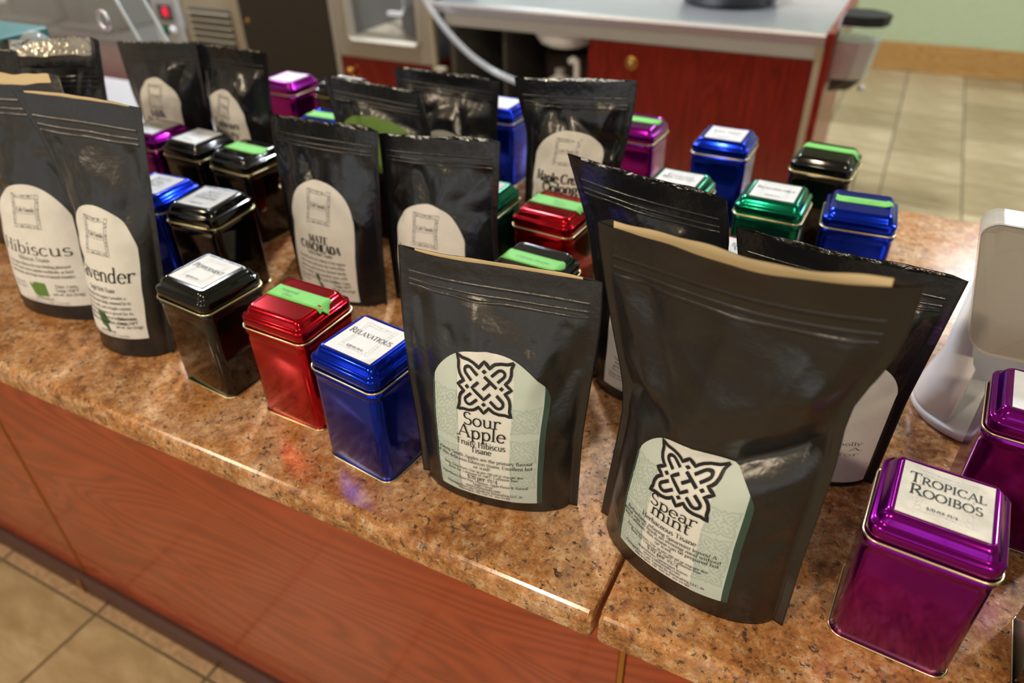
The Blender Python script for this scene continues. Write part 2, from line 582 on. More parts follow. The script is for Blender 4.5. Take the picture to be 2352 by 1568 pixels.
def text(txt, cx, y, s, out, width=None, caps=False, **k):
    """one centred line; cap height s; width stretches it to a given length"""
    w = line_width(txt, caps) * s
    sx = (width / w) if width else 1.0
    x = cx - w * sx / 2
    for ch in txt:
        g, sc = ch, 1.0
        if caps and ch.islower():
            g, sc = ch.upper(), .76
        x += glyph(g, x, y, s * sc, out, sx=sx, **k)


def polys_to_mesh(name, polys, m, fn):
    """fn maps a list of 2-D points to 3-D points"""
    V2, Fc = [], []
    for p in polys:
        b = len(V2)
        V2 += p
        Fc.append(tuple(range(b, b + len(p))))
    if not V2:
        return None
    return mesh_of(name, fn(np.array(V2, float)), Fc, m)


def emblem(cx, cy, h, out, lw=.115, sy=1.0):
    def rot(p, k):
        for _ in range(k):
            p = (-p[1], p[0])
        return p
    T = lambda p: (cx + p[0] * h, cy + p[1] * h * sy)
    side = [(1.05, 1.05), (.82, .97), (.58, .97), (.40, .92), (.28, .84), (.2, .74), (0, 1.0), (-.2, .74), (-.28, .84), (-.40, .92), (-.58, .97), (-.82, .97)]
    o = [rot(p, k) for k in range(4) for p in side]
    o.append(o[0])
    ribbon([T(p) for p in o], lambda d: lw * h, out, .12 * h)
    for k in range(4):
        U = [(-.23, .47), (-.45, .69)]
        for j in range(1, 8):
            a = math.radians(45 + 180 * j / 8)
            U.append((-.56 + .155 * math.cos(a), .58 + .155 * math.sin(a)))
        U += [(-.67, .47), (-.45, .25)]
        ribbon([T(rot(p, k)) for p in U], lambda d: lw * h * .95, out, .12 * h)
        c = rot((0, .62), k)
        out.append([T((c[0] + dx, c[1] + dy)) for dx, dy in ((0, .095), (.095, 0), (0, -.095), (-.095, 0))])
    ribbon([T(p) for p in ((-.20, .23), (-.43, 0), (0, -.43), (.23, -.20))], lambda d: lw * h * .95, out, .12 * h)
    ribbon([T(p) for p in ((0, .44), (.44, 0))], lambda d: lw * h * .95, out, .12 * h)
    ribbon([T(p) for p in ((.22, .22), (-.05, -.05))], lambda d: lw * h * .95, out, .12 * h)

# ================================================================ THE SETTING
FL = box('floor', (-5.2, -3.2, -.06), (3.2, 5.72, -.004), 'grout')
tag(FL, 'beige travertine tile floor with dark grout lines', 'floor', kind='structure')
TS, GR = .334, .007
tile_me = boxmesh('tile', (GR / 2, GR / 2, -.004), (TS - GR / 2, TS - GR / 2, 0.0), 'tile', .0012, 1)
for i in range(-7, 6):
    for j in range(-6, 16):
        x, y = .052 + TS * i, .425 + TS * j
        if y < .5 and y + TS > .45:
            continue
        if j in (1, 2) and -2.2 < x < 2:
            continue
        t_ = put('tile', tile_me, FL, (x, y, 0))
strip_me = boxmesh('border_tile', (GR / 2, 0, -.004), (TS - GR / 2, .028, .0), 'strip', .0012, 1)
for i in range(-9, 6):
    put('border_tile', strip_me, FL, (.052 + TS * i, .428, 0))

WB = box('wall_back', (-5.2, 5.72, 0), (3.2, 5.84, 2.8), 'wall')
tag(WB, 'pale sage green painted wall behind the work area', 'wall', kind='structure')
WL = box('wall_left', (-5.32, -3.2, 0), (-5.2, 5.84, 2.8), 'ceil')
tag(WL, 'cream painted side wall', 'wall', kind='structure')
def pierced_wall(name, axis, pos, th, lo, hi, holes, z0, z1, m):
    # a wall with openings, one structure mesh
    cuts = [lo]
    for a, b in holes:
        cuts += [a, b]
    cuts.append(hi)
    V, Fc = [], []

    def add(a, b, za, zb):
        k = len(V)
        for z in (za, zb):
            for u, w in ((a, pos), (b, pos), (b, pos + th), (a, pos + th)):
                V.append((u, w, z) if axis == 'x' else (w, u, z))
        Fc.extend(tuple(k + i for i in f) for f in BF)
    for i in range(0, len(cuts) - 1):
        if i % 2 == 0:
            add(cuts[i], cuts[i + 1], 0, 2.8)
        else:
            add(cuts[i], cuts[i + 1], 0, z0)
            add(cuts[i], cuts[i + 1], z1, 2.8)
    return obj(name, V, Fc, m)


tag(pierced_wall('wall_front', 'x', -3.32, .12, -5.32, 3.32, ADDED_WINDOWS, .85, 2.35, 'ceil'), 'cream street-side wall with tall windows', 'wall', kind='structure')
for k, (a, b) in enumerate(ADDED_WINDOWS):
    wn = empty('window_%d' % (k + 1), ((a + b) / 2, -3.26, .85))
    h = (b - a) / 2
    box('window_sill', (-h, -.04, 0), (h, .10, .03), 'skirt', wn)
    box('window_frame', (-.02, -.02, .03), (.02, .02, 1.5), 'skirt', wn)
    box('window_frame', (-h, -.02, .76), (-.02, .02, .80), 'skirt', wn)
    box('window_frame', (.02, -.02, .76), (h, .02, .80), 'skirt', wn)
    tag(wn, 'tall street window with dark mullions', 'window', kind='structure')
tag(box('wall_right', (3.2, -3.2, 0), (3.32, 5.84, 2.8), 'wall'), 'green painted wall at the end of the bar', 'wall', kind='structure')
CE = box('ceiling', (-5.32, -3.2, 2.8), (3.2, 5.84, 2.9), 'ceil')
tag(CE, 'off white ceiling with round lamps', 'ceiling', kind='structure')
BB = empty('baseboard_back', (0, 0, 0))
tag(BB, 'honey oak baseboard along the green wall', 'baseboard', kind='structure')
box('board', (-5.2, 5.695, 0), (3.2, 5.72, .175), 'basewood', BB, .003, 1)
box('shoe_moulding', (-5.2, 5.682, 0), (3.2, 5.695, .022), 'basewood', BB, .003, 1)

for k, (l, s, p, c) in enumerate(LAMPS):
    e = empty('ceiling_lamp', (l[0], l[1], 2.8))
    V, Fc = lathe([(s / 2 + .03, 0), (s / 2 + .03, -.012), (s / 2 + .008, -.016), (s / 2 + .004, -.006)], 32)
    obj('trim_ring', V, Fc, 'ceil', e, True)
    V, Fc = lathe([(s / 2 + .004, -.006), (s / 4, -.008), (.0005, -.009)], 32)
    obj('diffuser', V, Fc, 'bulb', e, True)
    tag(e, 'round recessed ceiling lamp ' + ('over the aisle right of the stainless worktop', 'over the glass door unit', 'over the ice machine', 'over the customer floor opposite the purple tins', 'over the customer floor opposite the red tin', 'over the customer floor opposite the hibiscus pouch', 'beside the green wall, widest of all', 'behind the tall refrigerator')[k], 'ceiling lamp', 'round lamps in the ceiling')

# ---------------------------------------------------------------- granite worktop, bar front
def slab(name, x0, x1):
    r = .011
    prof = []
    for a in range(0, 91, 15):
        prof.append((.322 + r - r * math.cos(math.radians(90 - a)) , CT - r + r * math.sin(math.radians(90 - a))))
    pf = [(1.197 - .004, CT), (.322 + r, CT)]
    for a in range(15, 91, 15):
        pf.append((.322 + r - r * math.sin(math.radians(a)), CT - r + r * math.cos(math.radians(a))))
    pf += [(.322, CT - .028), (.325, CT - .034), (.330, CT - .036), (1.192, CT - .036), (1.197, CT - .032), (1.197, CT - .004)]
    loops = []
    n = len(pf)
    c = (.76, CT - .018)
    for x, k in ((x0, .004), (x0 + .0012, .0012), (x0 + .004, 0), (x1 - .004, 0), (x1 - .0012, .0012), (x1, .004)):
        loops.append([(x, y + (k if y < .5 else -k), z + (-k if z > CT - .018 else k)) for y, z in pf])
    V, Fc = loft(loops, True, True)
    me = mesh_of(name, V, Fc, 'granite')
    bm = bmesh.new(); bm.from_mesh(me); bmesh.ops.recalc_face_normals(bm, faces=bm.faces[:]); bm.to_mesh(me); bm.free()
    return put(name, me)


tag(slab('granite_worktop', -3.2, -.1075), 'long tan speckled granite worktop left of the seam', 'worktop')
tag(slab('granite_worktop', -.1035, 2.4), 'tan speckled granite worktop carrying the purple tins, right of the seam', 'worktop')

bar = empty('bar_front', (0, .47, 0))
tag(bar, 'cherry wood bar front with brass strips and dark plinth', 'bar front')
for x0, x1 in ((-3.1, -1.3585), (-1.3515, -.1205), (-.1135, 1.1), (1.107, 2.35)):
    o = box('wood_panel', (x0, 0, .052), (x1, .02, .864), 'panel', bar, .0015, 1)
for x in (-1.355, -.117, 1.1035):
    box('brass_strip', (x - .0032, -.002, .054), (x + .0032, .018, .864), 'brass', bar)
V = [(-3.1, -.018, 0), (2.35, -.018, 0), (2.35, .02, 0), (-3.1, .02, 0), (-3.1, -.018, .040), (2.35, -.018, .040), (2.35, .02, .052), (-3.1, .02, .052),
     (-3.1, -.008, .050), (2.35, -.008, .050)]
obj('plinth', V, [(0, 1, 5, 4), (4, 5, 9, 8), (8, 9, 6, 7), (0, 3, 2, 1), (3, 7, 6, 2), (0, 4, 8, 7, 3), (1, 2, 6, 9, 5)], 'skirt', bar)
for x in (-1.355, -.117):
    box('brass_clip', (x - .0045, -.0215, .002), (x + .0045, -.018, .044), 'brass', bar, .001, 1)
box('back_board', (-3.1, .64, .0), (2.35, .66, .864), 'cherry', bar)
box('top_rail', (-3.1, .02, .82), (2.35, .64, .864), 'cherry', bar)

# ================================================================ TEA TINS
HX, HY, HR = .0410, .0392, .108
LP = [(0, .0008), (0, .0102), (.0005, .0114), (.0016, .0122), (.0030, .0124), (.0036, .0128), (.0044, .0144), (.0056, .0172), (.0072, .0196), (.0088, .0208), (.0100, .0212), (.0108, .0210), (.0112, .0206)]
LX, LY = HX - .0008, HY - .0008


def lid_z(d):
    return HR + float(np.interp(d, [p[0] for p in LP], [p[1] for p in LP]))


def tin_meshes():
    out = {}
    B = [(0.0018, .0), (0.0012, .0012), (.0012, .094), (.0012, .1005), (.0004, .1020), (.0004, .1035), (.0014, .1048), (.0016, .1075)]
    V, Fc = loft([rrect(HX - d, HY - d, .0100, z) for d, z in B], True, True)
    out['body'] = (V, Fc)
    V, Fc = loft([rrect(LX - d, LY - d, max(.0098 - d * .52, .0032), HR + z) for d, z in [(0.0006, .0002)] + LP], False, True)
    out['lid'] = (V, Fc)
    rim = rrect(HX, HY, .0104, HR)
    out['rim'] = tube(rim, .0011, 8, True)
    out['base_rim'] = tube([(x, y, .0010) for x, y, z in rrect(HX - .0008, HY - .0008, .0104, 0)], .0010, 8, True)
    return out


TM = tin_meshes()
TC = {}
for c in ('black', 'red', 'blue', 'purple', 'green', 'pink'):
    TC[c] = {k: mesh_of(k, TM[k][0], TM[k][1], c if k in ('body', 'lid') else 'gold', True) for k in TM}
    for k in ('body', 'lid'):
        me = TC[c][k]
        for p in me.polygons:
            if len(p.vertices) > 4:
                p.use_smooth = False


def frame_print(cx, cy, hx, hy, out, w):
    for k in (1.0, .80):
        pts = []
        for sx, sy in ((-1, 1), (1, 1), (1, -1), (-1, -1)):
            pts.append((cx + sx * hx * k, cy + sy * hy * k))
            nx, ny = {(-1, 1): (0, 1), (1, 1): (1, 0), (1, -1): (0, -1), (-1, -1): (-1, 0)}[(sx, sy)]
            pts.append((cx + nx * hx * k * .90, cy + ny * hy * k * .93))
        pts.append(pts[0])
        ribbon(pts, lambda d: w, out, 1)
    for i in range(44):
        a = 2 * math.pi * i / 44
        m = max(abs(math.cos(a)), abs(math.sin(a)))
        x, y = math.cos(a) / m, math.sin(a) / m
        k0, k1 = (.82, .95)
        j = .06 * math.sin(i * 2.3)
        ribbon([(cx + x * hx * k0, cy + y * hy * k0), (cx + x * hx * k1 + j * hx * y, cy + y * hy * k1 + j * hy * x)], lambda d: w * (1.1 + .8 * math.sin(i * 1.7)), out, 1)


def tin(colour, x, y, yaw, label, lines=None, tape=None, price=True, lshift=(0, 0), lsize=(.0262, .0250), aged=False, texth=.0072):
    e = empty('tea_tin', (x, y, CT), math.radians(yaw))
    tag(e, label, 'tin', 'tea tins on the granite')
    for k in ('body', 'lid', 'rim', 'base_rim'):
        put(k, TC[colour][k], e)
    z = HR + .0207
    if lines is not None:
        hx, hy = lsize
        cx, cy = lshift
        rng = random.Random(int(x * 1000))
        nx = 9
        V, Fc = [], []
        for lv in (0, 1):
            for j in range(nx):
                for i in range(nx):
                    a, b = -1 + 2 * i / (nx - 1), -1 + 2 * j / (nx - 1)
                    lift = .0007 * max(0, abs(a) + abs(b) - 1.55) if lv else 0
                    V.append((cx + a * hx, cy + b * hy, z + .0001 + lv * .0004 + lift))
        N = nx * nx
        for j in range(nx - 1):
            for i in range(nx - 1):
                q = j * nx + i
                Fc.append((N + q, N + q + 1, N + q + nx + 1, N + q + nx))
                Fc.append((q, q + nx, q + nx + 1, q + 1))
        ring = list(range(nx)) + [j * nx + nx - 1 for j in range(1, nx)] + [N - 1 - i for i in range(1, nx)] + [j * nx for j in range(nx - 2, 0, -1)]
        for a, b in zip(ring, ring[1:] + ring[:1]):
            Fc.append((a, b, N + b, N + a))
        lab = obj('label', V, Fc, 'aged' if aged else 'paper', e)
        fn = lambda P: np.c_[P[:, 0] + cx, P[:, 1] + cy, np.full(len(P), z + .0009)]
        polys = []
        n = len(lines)
        y0 = .0055 + (n - 1) * texth * .62
        for k, (t, w) in enumerate(lines):
            text(t, 0, y0 - k * texth * 1.22 - texth * .5, texth, polys, width=w, caps=True)
        if price:
            text('$20 per #1/4', -.001, -.0165 if n < 3 else -.0195, .0032, polys, width=.0185, caps=True)
        me = polys_to_mesh('lettering', polys, 'ink', fn)
        if me:
            put('lettering', me, lab)
        fp = []
        frame_print(0, .001, .0175, .0205, fp, .00035)
        put('frame_print', polys_to_mesh('frame_print', fp, 'faint ink', lambda P: np.c_[P[:, 0] + cx, P[:, 1] + cy, np.full(len(P), z + .0007)]), lab)
    if tape is not None:
        x0, x1, yc, ang, w, txts = tape
        rng = random.Random(int(x * 977) + 5)
        nx, ny = 30, 6
        V, Fc = [], []
        ca, sa = math.cos(math.radians(ang)), math.sin(math.radians(ang))

        def surf(px, py):
            d = min(LX - abs(px), LY - abs(py))
            return lid_z(max(d, .0)) if d > 0 else HR + .010
        j0 = [rng.uniform(-.0015, .0015) for _ in range(ny)]
        j1 = [rng.uniform(-.0022, .0022) - .001 * abs(k - 2.5) for k in range(ny)]
        for lv in (0, 1):
            for i in range(nx):
                for j in range(ny):
                    s = i / (nx - 1)
                    a = x0 + j0[j] + s * (x1 + j1[j] - x0 - j0[j])
                    b = -w / 2 + w * j / (ny - 1)
                    px, py = a * ca - b * sa, yc + a * sa + b * ca
                    # tape bridges the little hollows of the lid
                    zz = max(surf(px, py), surf(px * .96, py) - .0012)
                    lift = .0012 * smoothstep(.86, 1, abs(2 * s - 1)) * (1 if j in (0, ny - 1) else .4)
                    V.append((px, py, float(zz + .0003 + .0003 * lv + lift)))
        N = nx * ny
        for i in range(nx - 1):
            for j in range(ny - 1):
                q = i * ny + j
                Fc.append((N + q, N + q + ny, N + q + ny + 1, N + q + 1))
                Fc.append((q, q + 1, q + ny + 1, q + ny))
        ring = [j for j in range(ny)] + [i * ny + ny - 1 for i in range(1, nx)] + [(nx - 1) * ny + j for j in range(ny - 2, -1, -1)] + [i * ny for i in range(nx - 2, 0, -1)]
        for a, b in zip(ring, ring[1:] + ring[:1]):
            Fc.append((b, a, N + a, N + b))
        tp = obj('tape', V, Fc, 'tape', e, True)
        polys = []
        for t, tx, ty, s, wd in txts:
            text(t, tx, ty, s, polys, width=wd, thick=.085, thin=.06, slant=.22, serif=False)
        if polys:
            fn = lambda P: np.c_[P[:, 0] * ca - P[:, 1] * sa, yc + P[:, 0] * sa + P[:, 1] * ca, np.full(len(P), z + .0013)]
            put('lettering', polys_to_mesh('lettering', polys, 'ink', fn), tp)
    return e


TP = lambda *t, x0=-.0345, x1=.0355, yc=.002, ang=0, w=.020: (x0, x1, yc, ang, w, t)
tin('black', -.590, .4356, -5, 'glossy black tin with peppermint label beside the red taped tin', [('Peppermint', .045)], lshift=(-.001, .001))
tin('red', -.4704, .4354, -1.5, 'red metallic tin with green tape between black and blue tins', tape=TP(('Pomegranate', -.012, .0015, .0034, .022), ('Grove', -.010, -.0050, .0036, .013), yc=.0045, x0=-.038, x1=.0385))
tin('blue', -.3630, .4086, -7, 'blue metallic tin with Relaxatious label against the sour apple pouch', [('Relaxatious', .049)], lshift=(.000, .0), lsize=(.0276, .0262))
tin('purple', .0971, .4236, -4, 'purple metallic tin with stained tropical rooibos label', [('Tropical', .047), ('Rooibos', .044)], aged=True, lsize=(.0278, .0262), texth=.0098)
tin('purple', .169, .573, -4, 'purple metallic tin beside the white dispenser stand', [('Nilgiri', .038)], lsize=(.0275, .0262), texth=.006)
tin('black', .2175, .428, -3, 'glossy black tin standing right of the tropical rooibos tin', [], price=False)
tin('black', -.7318, .5752, 4, 'glossy black tin labelled lemon turmeric behind the peppermint tin', [('Kuti', .020), ('Lemon', .026), ('Turmeric', .036)], texth=.0062)
tin('blue', -.8285, .579, 3, 'blue tin labelled earl grey half hidden by the lavender pouch', [('Kuti', .024), ('Earl', .024), ('Grey', .026)], texth=.0072, price=False)
tin('purple', -1.016, .738, -2, 'purple tin behind the lavender pouch beside two black tins', [('Rooibos', .030)], texth=.005)
tin('black', -.9185, .734, -3, 'glossy black tin with chai label beside the purple tin', [('Kuti', .020), ('Chai', .022)], texth=.0066)
tin('black', -.8125, .7242, -4, 'glossy black tin with bright green tape behind the lemon tin', tape=TP(yc=.003, w=.026, x0=-.034, x1=.034))
tin('red', -.672, .712, -2, 'red tin hidden behind the mate cancheada pouch', [], price=False)
tin('purple', -1.008, 1.040, -2, 'bright purple tin at the back beside the oolong pouches', [('Berry', .030)], texth=.005)
tin('black', -.897, 1.058, -3, 'black tin right of the bright purple tin at the back', [], price=False)
tin('blue', -.800, .888, 2, 'blue tin with green tape behind the mate cancheada pouch', tape=TP(yc=.002, w=.024, x0=-.033, x1=.034))
tin('blue', -1.133, 1.035, 0, 'blue tin peeking out behind the purple tin at the back', [], price=False)
tin('purple', -.782, 1.030, -3, 'purple tin with white label hidden behind the green labelled pouch', [], price=False)
tin('blue', -.572, 1.060, -2, 'blue tin between two black pouches at the back', [('Jasmine', .034)], texth=.005)
tin('green', -.435, .742, -1, 'green tin half hidden behind the yerba mate pouch', [('Sencha', .034)], texth=.005)
tin('red', -.329, .738, -4, 'red tin with pale green tape in front of the maple pouch', tape=TP(('Berry', .002, .001, .003, .014), ('Rooibos', .006, -.005, .003, .018), yc=.004, w=.024, x0=-.037, x1=.038))
tin('black', -.294, .603, -4, 'black tin with citrus mate tape behind the sour apple pouch', tape=TP(('Citrus mate', .0, -.002, .0042, .040), yc=-.001, w=.022, x0=-.040, x1=.036))
tin('green', -.217, .870, -3, 'green tin labelled english breakfast behind the big dark pouch', [('English', .034), ('Breakfast', .044)], texth=.0062)
tin('blue', -.2014, 1.0586, -1, 'blue tin with white label and a gleaming lid before the cherry door', [("Earl Grey", .040)], texth=.0066)
tin('purple', -.339, 1.063, -2, 'purple tin with pale green tape beside the maple pouch', tape=TP(yc=.006, w=.021, x0=-.036, x1=.036))
tin('black', -.0601, 1.0458, -5, 'black tin with pale green tape at the rear edge of the worktop', tape=TP(yc=.012, w=.017, x0=-.037, x1=.0395))
tin('green', -.099, .882, -2, 'green tin with white breakfast label between the blue tins', [('Remarkable', .046)], texth=.0066)
tin('blue', -.0006, .8911, 3, 'blue tin with torn green tape nearest the bare granite', tape=TP(('Lemon Zest', .0, -.003, .0034, .034), yc=.003, w=.017, x0=-.031, x1=.032))
tin('pink', -.098, .712, -2, 'magenta tin with white label glimpsed between dark pouches', [('Super', .034), ('Ward', .026)], texth=.007)

# ================================================================ STAND-UP POUCHES
ROWS = {
    'M': [(0, (-0.3108, 0.398, 0.8958), (-0.1613, 0.42, 0.8999)), (0.25, (-0.3112, 0.398, 0.9647), (-0.1612, 0.424, 0.9771)), (0.5, (-0.3151, 0.4, 1.0166), (-0.1574, 0.43, 1.0393)), (0.8, (-0.327, 0.418, 1.0678), (-0.1554, 0.437, 1.0898)), (1, (-0.3317, 0.432, 1.1209), (-0.1576, 0.442, 1.1203))],
    'N': [(0, (-0.1399, 0.423, 0.8983), (0.0246, 0.378, 0.9002)), (0.2, (-0.1341, 0.424, 0.9659), (0.0243, 0.38, 0.9829)), (0.42, (-0.1294, 0.425, 1.0195), (0.026, 0.382, 1.0661)), (0.58, (-0.1313, 0.425, 1.0475), (0.0231, 0.383, 1.1144)), (0.75, (-0.1454, 0.424, 1.1005), (0.0382, 0.378, 1.1565)), (0.9, (-0.1556, 0.421, 1.1505), (0.0385, 0.372, 1.1913)), (1, (-0.1595, 0.418, 1.1788), (0.0377, 0.368, 1.2088))],
    'G': [(0, (-0.6604, 0.63, 0.9002), (-0.5132, 0.626, 0.8987)), (0.3, (-0.6687, 0.637, 0.9582), (-0.5148, 0.633, 0.966)), (0.6, (-0.6747, 0.645, 1.0192), (-0.5157, 0.642, 1.0323)), (0.85, (-0.6774, 0.652, 1.0859), (-0.5163, 0.65, 1.0891)), (1, (-0.6757, 0.657, 1.1163), (-0.5156, 0.655, 1.117))],
    'B': [(0, (-0.7955, 0.418, 0.8976), (-0.681, 0.43, 0.9004)), (0.3, (-0.7901, 0.428, 0.9754), (-0.6792, 0.445, 0.9796)), (0.6, (-0.7876, 0.44, 1.0651), (-0.676, 0.462, 1.0695)), (0.8, (-0.8048, 0.452, 1.1236), (-0.6768, 0.476, 1.13)), (1, (-0.8405, 0.46, 1.1815), (-0.6818, 0.49, 1.1729))],
    'A': [(0, (-0.9677, 0.43, 0.8981), (-0.815, 0.452, 0.9)), (0.4, (-0.9756, 0.445, 0.9724), (-0.814, 0.47, 1.0308)), (0.7, (-0.9606, 0.458, 1.0763), (-0.8065, 0.487, 1.1316)), (1, (-0.9577, 0.47, 1.1808), (-0.8316, 0.505, 1.1838))],
    'L': [(0, (-0.222, 0.6, 0.9), (-0.085, 0.6, 0.9)), (0.5, (-0.2176, 0.6, 1.0002), (-0.0979, 0.6, 0.9974)), (0.8, (-0.2359, 0.602, 1.0885), (-0.0974, 0.602, 1.0907)), (1, (-0.2579, 0.605, 1.1487), (-0.1068, 0.605, 1.1288))],
    'O': [(0, (-0.085, 0.565, 0.9), (0.0709, 0.563, 0.8994)), (0.45, (-0.083, 0.568, 1.0), (0.0741, 0.568, 0.9942)), (0.75, (-0.0775, 0.572, 1.0669), (0.08, 0.572, 1.0523)), (1, (-0.0908, 0.577, 1.1204), (0.0858, 0.577, 1.1097))],
    'H': [(0, (-0.512, 0.645, 0.9), (-0.35, 0.645, 0.9)), (0.5, (-0.5217, 0.657, 1.0074), (-0.3655, 0.657, 1.0168)), (0.8, (-0.5209, 0.664, 1.0672), (-0.364, 0.664, 1.0831)), (1, (-0.5244, 0.67, 1.1099), (-0.3647, 0.67, 1.1223))],
    'I': [(0, (-0.68, 0.805, 0.9), (-0.545, 0.805, 0.9)), (0.65, (-0.7152, 0.815, 1.0495), (-0.5484, 0.815, 1.0569)), (1, (-0.7326, 0.825, 1.1146), (-0.5675, 0.825, 1.109))],
    'J': [(0, (-0.66, 0.91, 0.9), (-0.49, 0.91, 0.9)), (0.55, (-0.6742, 0.92, 1.0121), (-0.5066, 0.92, 1.019)), (1, (-0.6865, 0.935, 1.1053), (-0.5058, 0.935, 1.1028))],
    'K': [(0, (-0.425, 0.845, 0.9), (-0.285, 0.845, 0.9)), (0.35, (-0.423, 0.848, 1.0091), (-0.292, 0.848, 1.0192)), (0.6, (-0.4207, 0.85, 1.0696), (-0.2818, 0.85, 1.0723)), (0.8, (-0.4339, 0.853, 1.1044), (-0.2766, 0.853, 1.1156)), (1, (-0.4417, 0.857, 1.1343), (-0.2772, 0.857, 1.1471))],
    'E': [(0, (-1.125, 0.815, 0.9), (-0.972, 0.812, 0.9)), (0.6, (-1.1535, 0.818, 1.042), (-0.974, 0.815, 1.0567)), (1, (-1.162, 0.825, 1.1242), (-0.9758, 0.825, 1.1387))],
    'F': [(0, (-0.966, 0.836, 0.9), (-0.832, 0.825, 0.9)), (0.55, (-1.0032, 0.836, 1.0368), (-0.8501, 0.828, 1.0511)), (1, (-0.9877, 0.835, 1.133), (-0.8422, 0.835, 1.1327))],
    'C': [(0, (-1.1, 0.605, 0.9), (-0.945, 0.605, 0.9)), (0.6, (-1.1381, 0.612, 1.0844), (-0.9187, 0.612, 1.1141)), (1, (-1.1262, 0.625, 1.1681), (-0.9133, 0.625, 1.1895))],
    'D': [(0, (-1.21, 0.545, 0.9), (-1.06, 0.545, 0.9)), (1, (-1.1286, 0.56, 1.1741), (-0.9878, 0.56, 1.1836))],
}



class Pouch:
    def __init__(s, key, T, seed, creases=8, bow=0.0, amp=.0022, custom=(), gap=.0015, efr=.010, ebk=.014, back=.9, drop=0.0, facets=(), nf=7, famp=.004, stiff=(.42, .62)):
        s.stiff = stiff
        s.drop = drop
        s.rows = ROWS[key]
        s.T = T
        s.bow = bow
        s.gap, s.efr, s.ebk, s.back = gap, efr, ebk, back
        rg = random.Random(seed)
        s.cr = list(custom)
        for k in range(creases):
            sd = rg.choice((-1, 1))
            s.cr.append((sd * rg.uniform(.2, .8), rg.uniform(.45, .84), math.radians(90 + sd * rg.uniform(-15, 70)), rg.uniform(.015, .045), rg.uniform(.005, .013), rg.choice((-1, -1, 1)) * rg.uniform(.5, 1) * amp * 1.9))
        s.fa = list(facets)
        for k in range(nf):
            sd = rg.choice((-1, 1))
            if rg.random() < .55:     # from the zip down towards the belly
                a = (sd * rg.uniform(.15, .86), rg.uniform(.78, .86))
                b = (a[0] * rg.uniform(.2, .75), a[1] - rg.uniform(.12, .34))
            else:                     # from a side seal inwards
                a = (sd * .86, rg.uniform(.30, .80))
                b = (a[0] * rg.uniform(.25, .65), a[1] + rg.uniform(-.16, .10))
            s.fa.append(a + b + (rg.uniform(.010, .024), rg.choice((-1, -1, 1)) * rg.uniform(.5, 1) * famp))
        s.ph = [rg.uniform(0, 6.28) for _ in range(8)]
        zs = [[r[1][2] for r in s.rows], [r[2][2] for r in s.rows]]
        s.side = []
        for i in (1, 2):
            P = np.array([r[i] for r in s.rows], float)
            P[0, 2] = CT
            f = (P[:, 2] - P[0, 2]) / (P[-1, 2] - P[0, 2])
            s.side.append((f, P))
        s.H = float(np.mean([s.side[0][1][-1, 2], s.side[1][1][-1, 2]]) - CT)
        s.W = float(np.mean([np.linalg.norm(s.side[0][1][k] - s.side[1][1][k]) for k in range(len(s.rows))]))

    def edge(s, i, v):
        f, P = s.side[i]
        z = P[0, 2] + v * (P[-1, 2] - P[0, 2])
        # smooth the outline a little
        x = y = 0
        for d, w in ((-.06, .25), (0, .5), (.06, .25)):
            vv = np.clip(v + d * np.clip(np.minimum(v, 1 - v) / .06, 0, 1), 0, 1)
            x = x + w * np.interp(vv, f, P[:, 0])
            y = y + w * np.interp(vv, f, P[:, 1])
        return np.stack([x, y, z], -1)

    def centre(s, u, v):
        L, R = s.edge(0, v), s.edge(1, v)
        C = L + (R - L) * ((u + 1) / 2)[..., None]
        e = R - L
        n = np.stack([e[..., 1], -e[..., 0], np.zeros_like(u)], -1)
        n /= np.linalg.norm(n, axis=-1)[..., None]
        C = C + n * (s.bow * v ** 2 * np.sin(u * 2.4 + s.ph[7]) * .6 + s.bow * .5 * v ** 2 * (1 - u * u))[..., None]
        return C, n

    def thick(s, u, v):
        tv = np.interp(v, [p[0] for p in s.T], [p[1] for p in s.T])
        tv = .5 * tv + .25 * np.interp(v + .05, [p[0] for p in s.T], [p[1] for p in s.T]) + .25 * np.interp(np.maximum(v - .05, 0), [p[0] for p in s.T], [p[1] for p in s.T])
        q = np.clip(np.abs(u) / .90, 0, 1)
        # squarer section low down, lens-shaped higher up
        prof = (1 - q ** 2.2) ** (.62 + .5 * np.clip(v, 0, 1))
        return tv * prof, prof

    def wrinkle(s, u, v):
        x, y = u * s.W / 2, v * s.H
        w = np.zeros_like(u)
        for (cu, cv, a, ln, wd, am) in s.cr:
            dx, dy = x - cu * s.W / 2, y - cv * s.H
            al, pe = dx * math.cos(a) + dy * math.sin(a), -dx * math.sin(a) + dy * math.cos(a)
            w += am * np.exp(-np.sqrt(pe ** 2 + .0012 ** 2) / wd) * np.exp(-(al / ln) ** 2)
        for (ua, va, ub, vb, wd, am) in s.fa:
            ax, ay, bx, by = ua * s.W / 2, va * s.H, ub * s.W / 2, vb * s.H
            L2 = (bx - ax) ** 2 + (by - ay) ** 2
            t = np.clip(((x - ax) * (bx - ax) + (y - ay) * (by - ay)) / L2, 0, 1)
            d = np.hypot(x - ax - t * (bx - ax), y - ay - t * (by - ay))
            k = np.clip(1 - np.sqrt(d * d + .0015 ** 2) / wd, 0, 1)
            w += am * k * (.6 + .4 * k) * (1 - .45 * t)
        w += .0010 * np.sin(x * 90 + y * 60 + s.ph[0]) * np.sin(y * 75 - x * 30 + s.ph[1])
        env = np.clip((.93 - np.abs(u)) / .16, 0, 1) * smoothstep(0, .22, v) * (1 - smoothstep(.84, .90, v))
        # the stuck-on label stiffens the film under it
        stiff = 1 - .7 * (1 - smoothstep(.45, .75, np.abs(u))) * (1 - smoothstep(s.stiff[0], s.stiff[1], v))
        return w * env * stiff

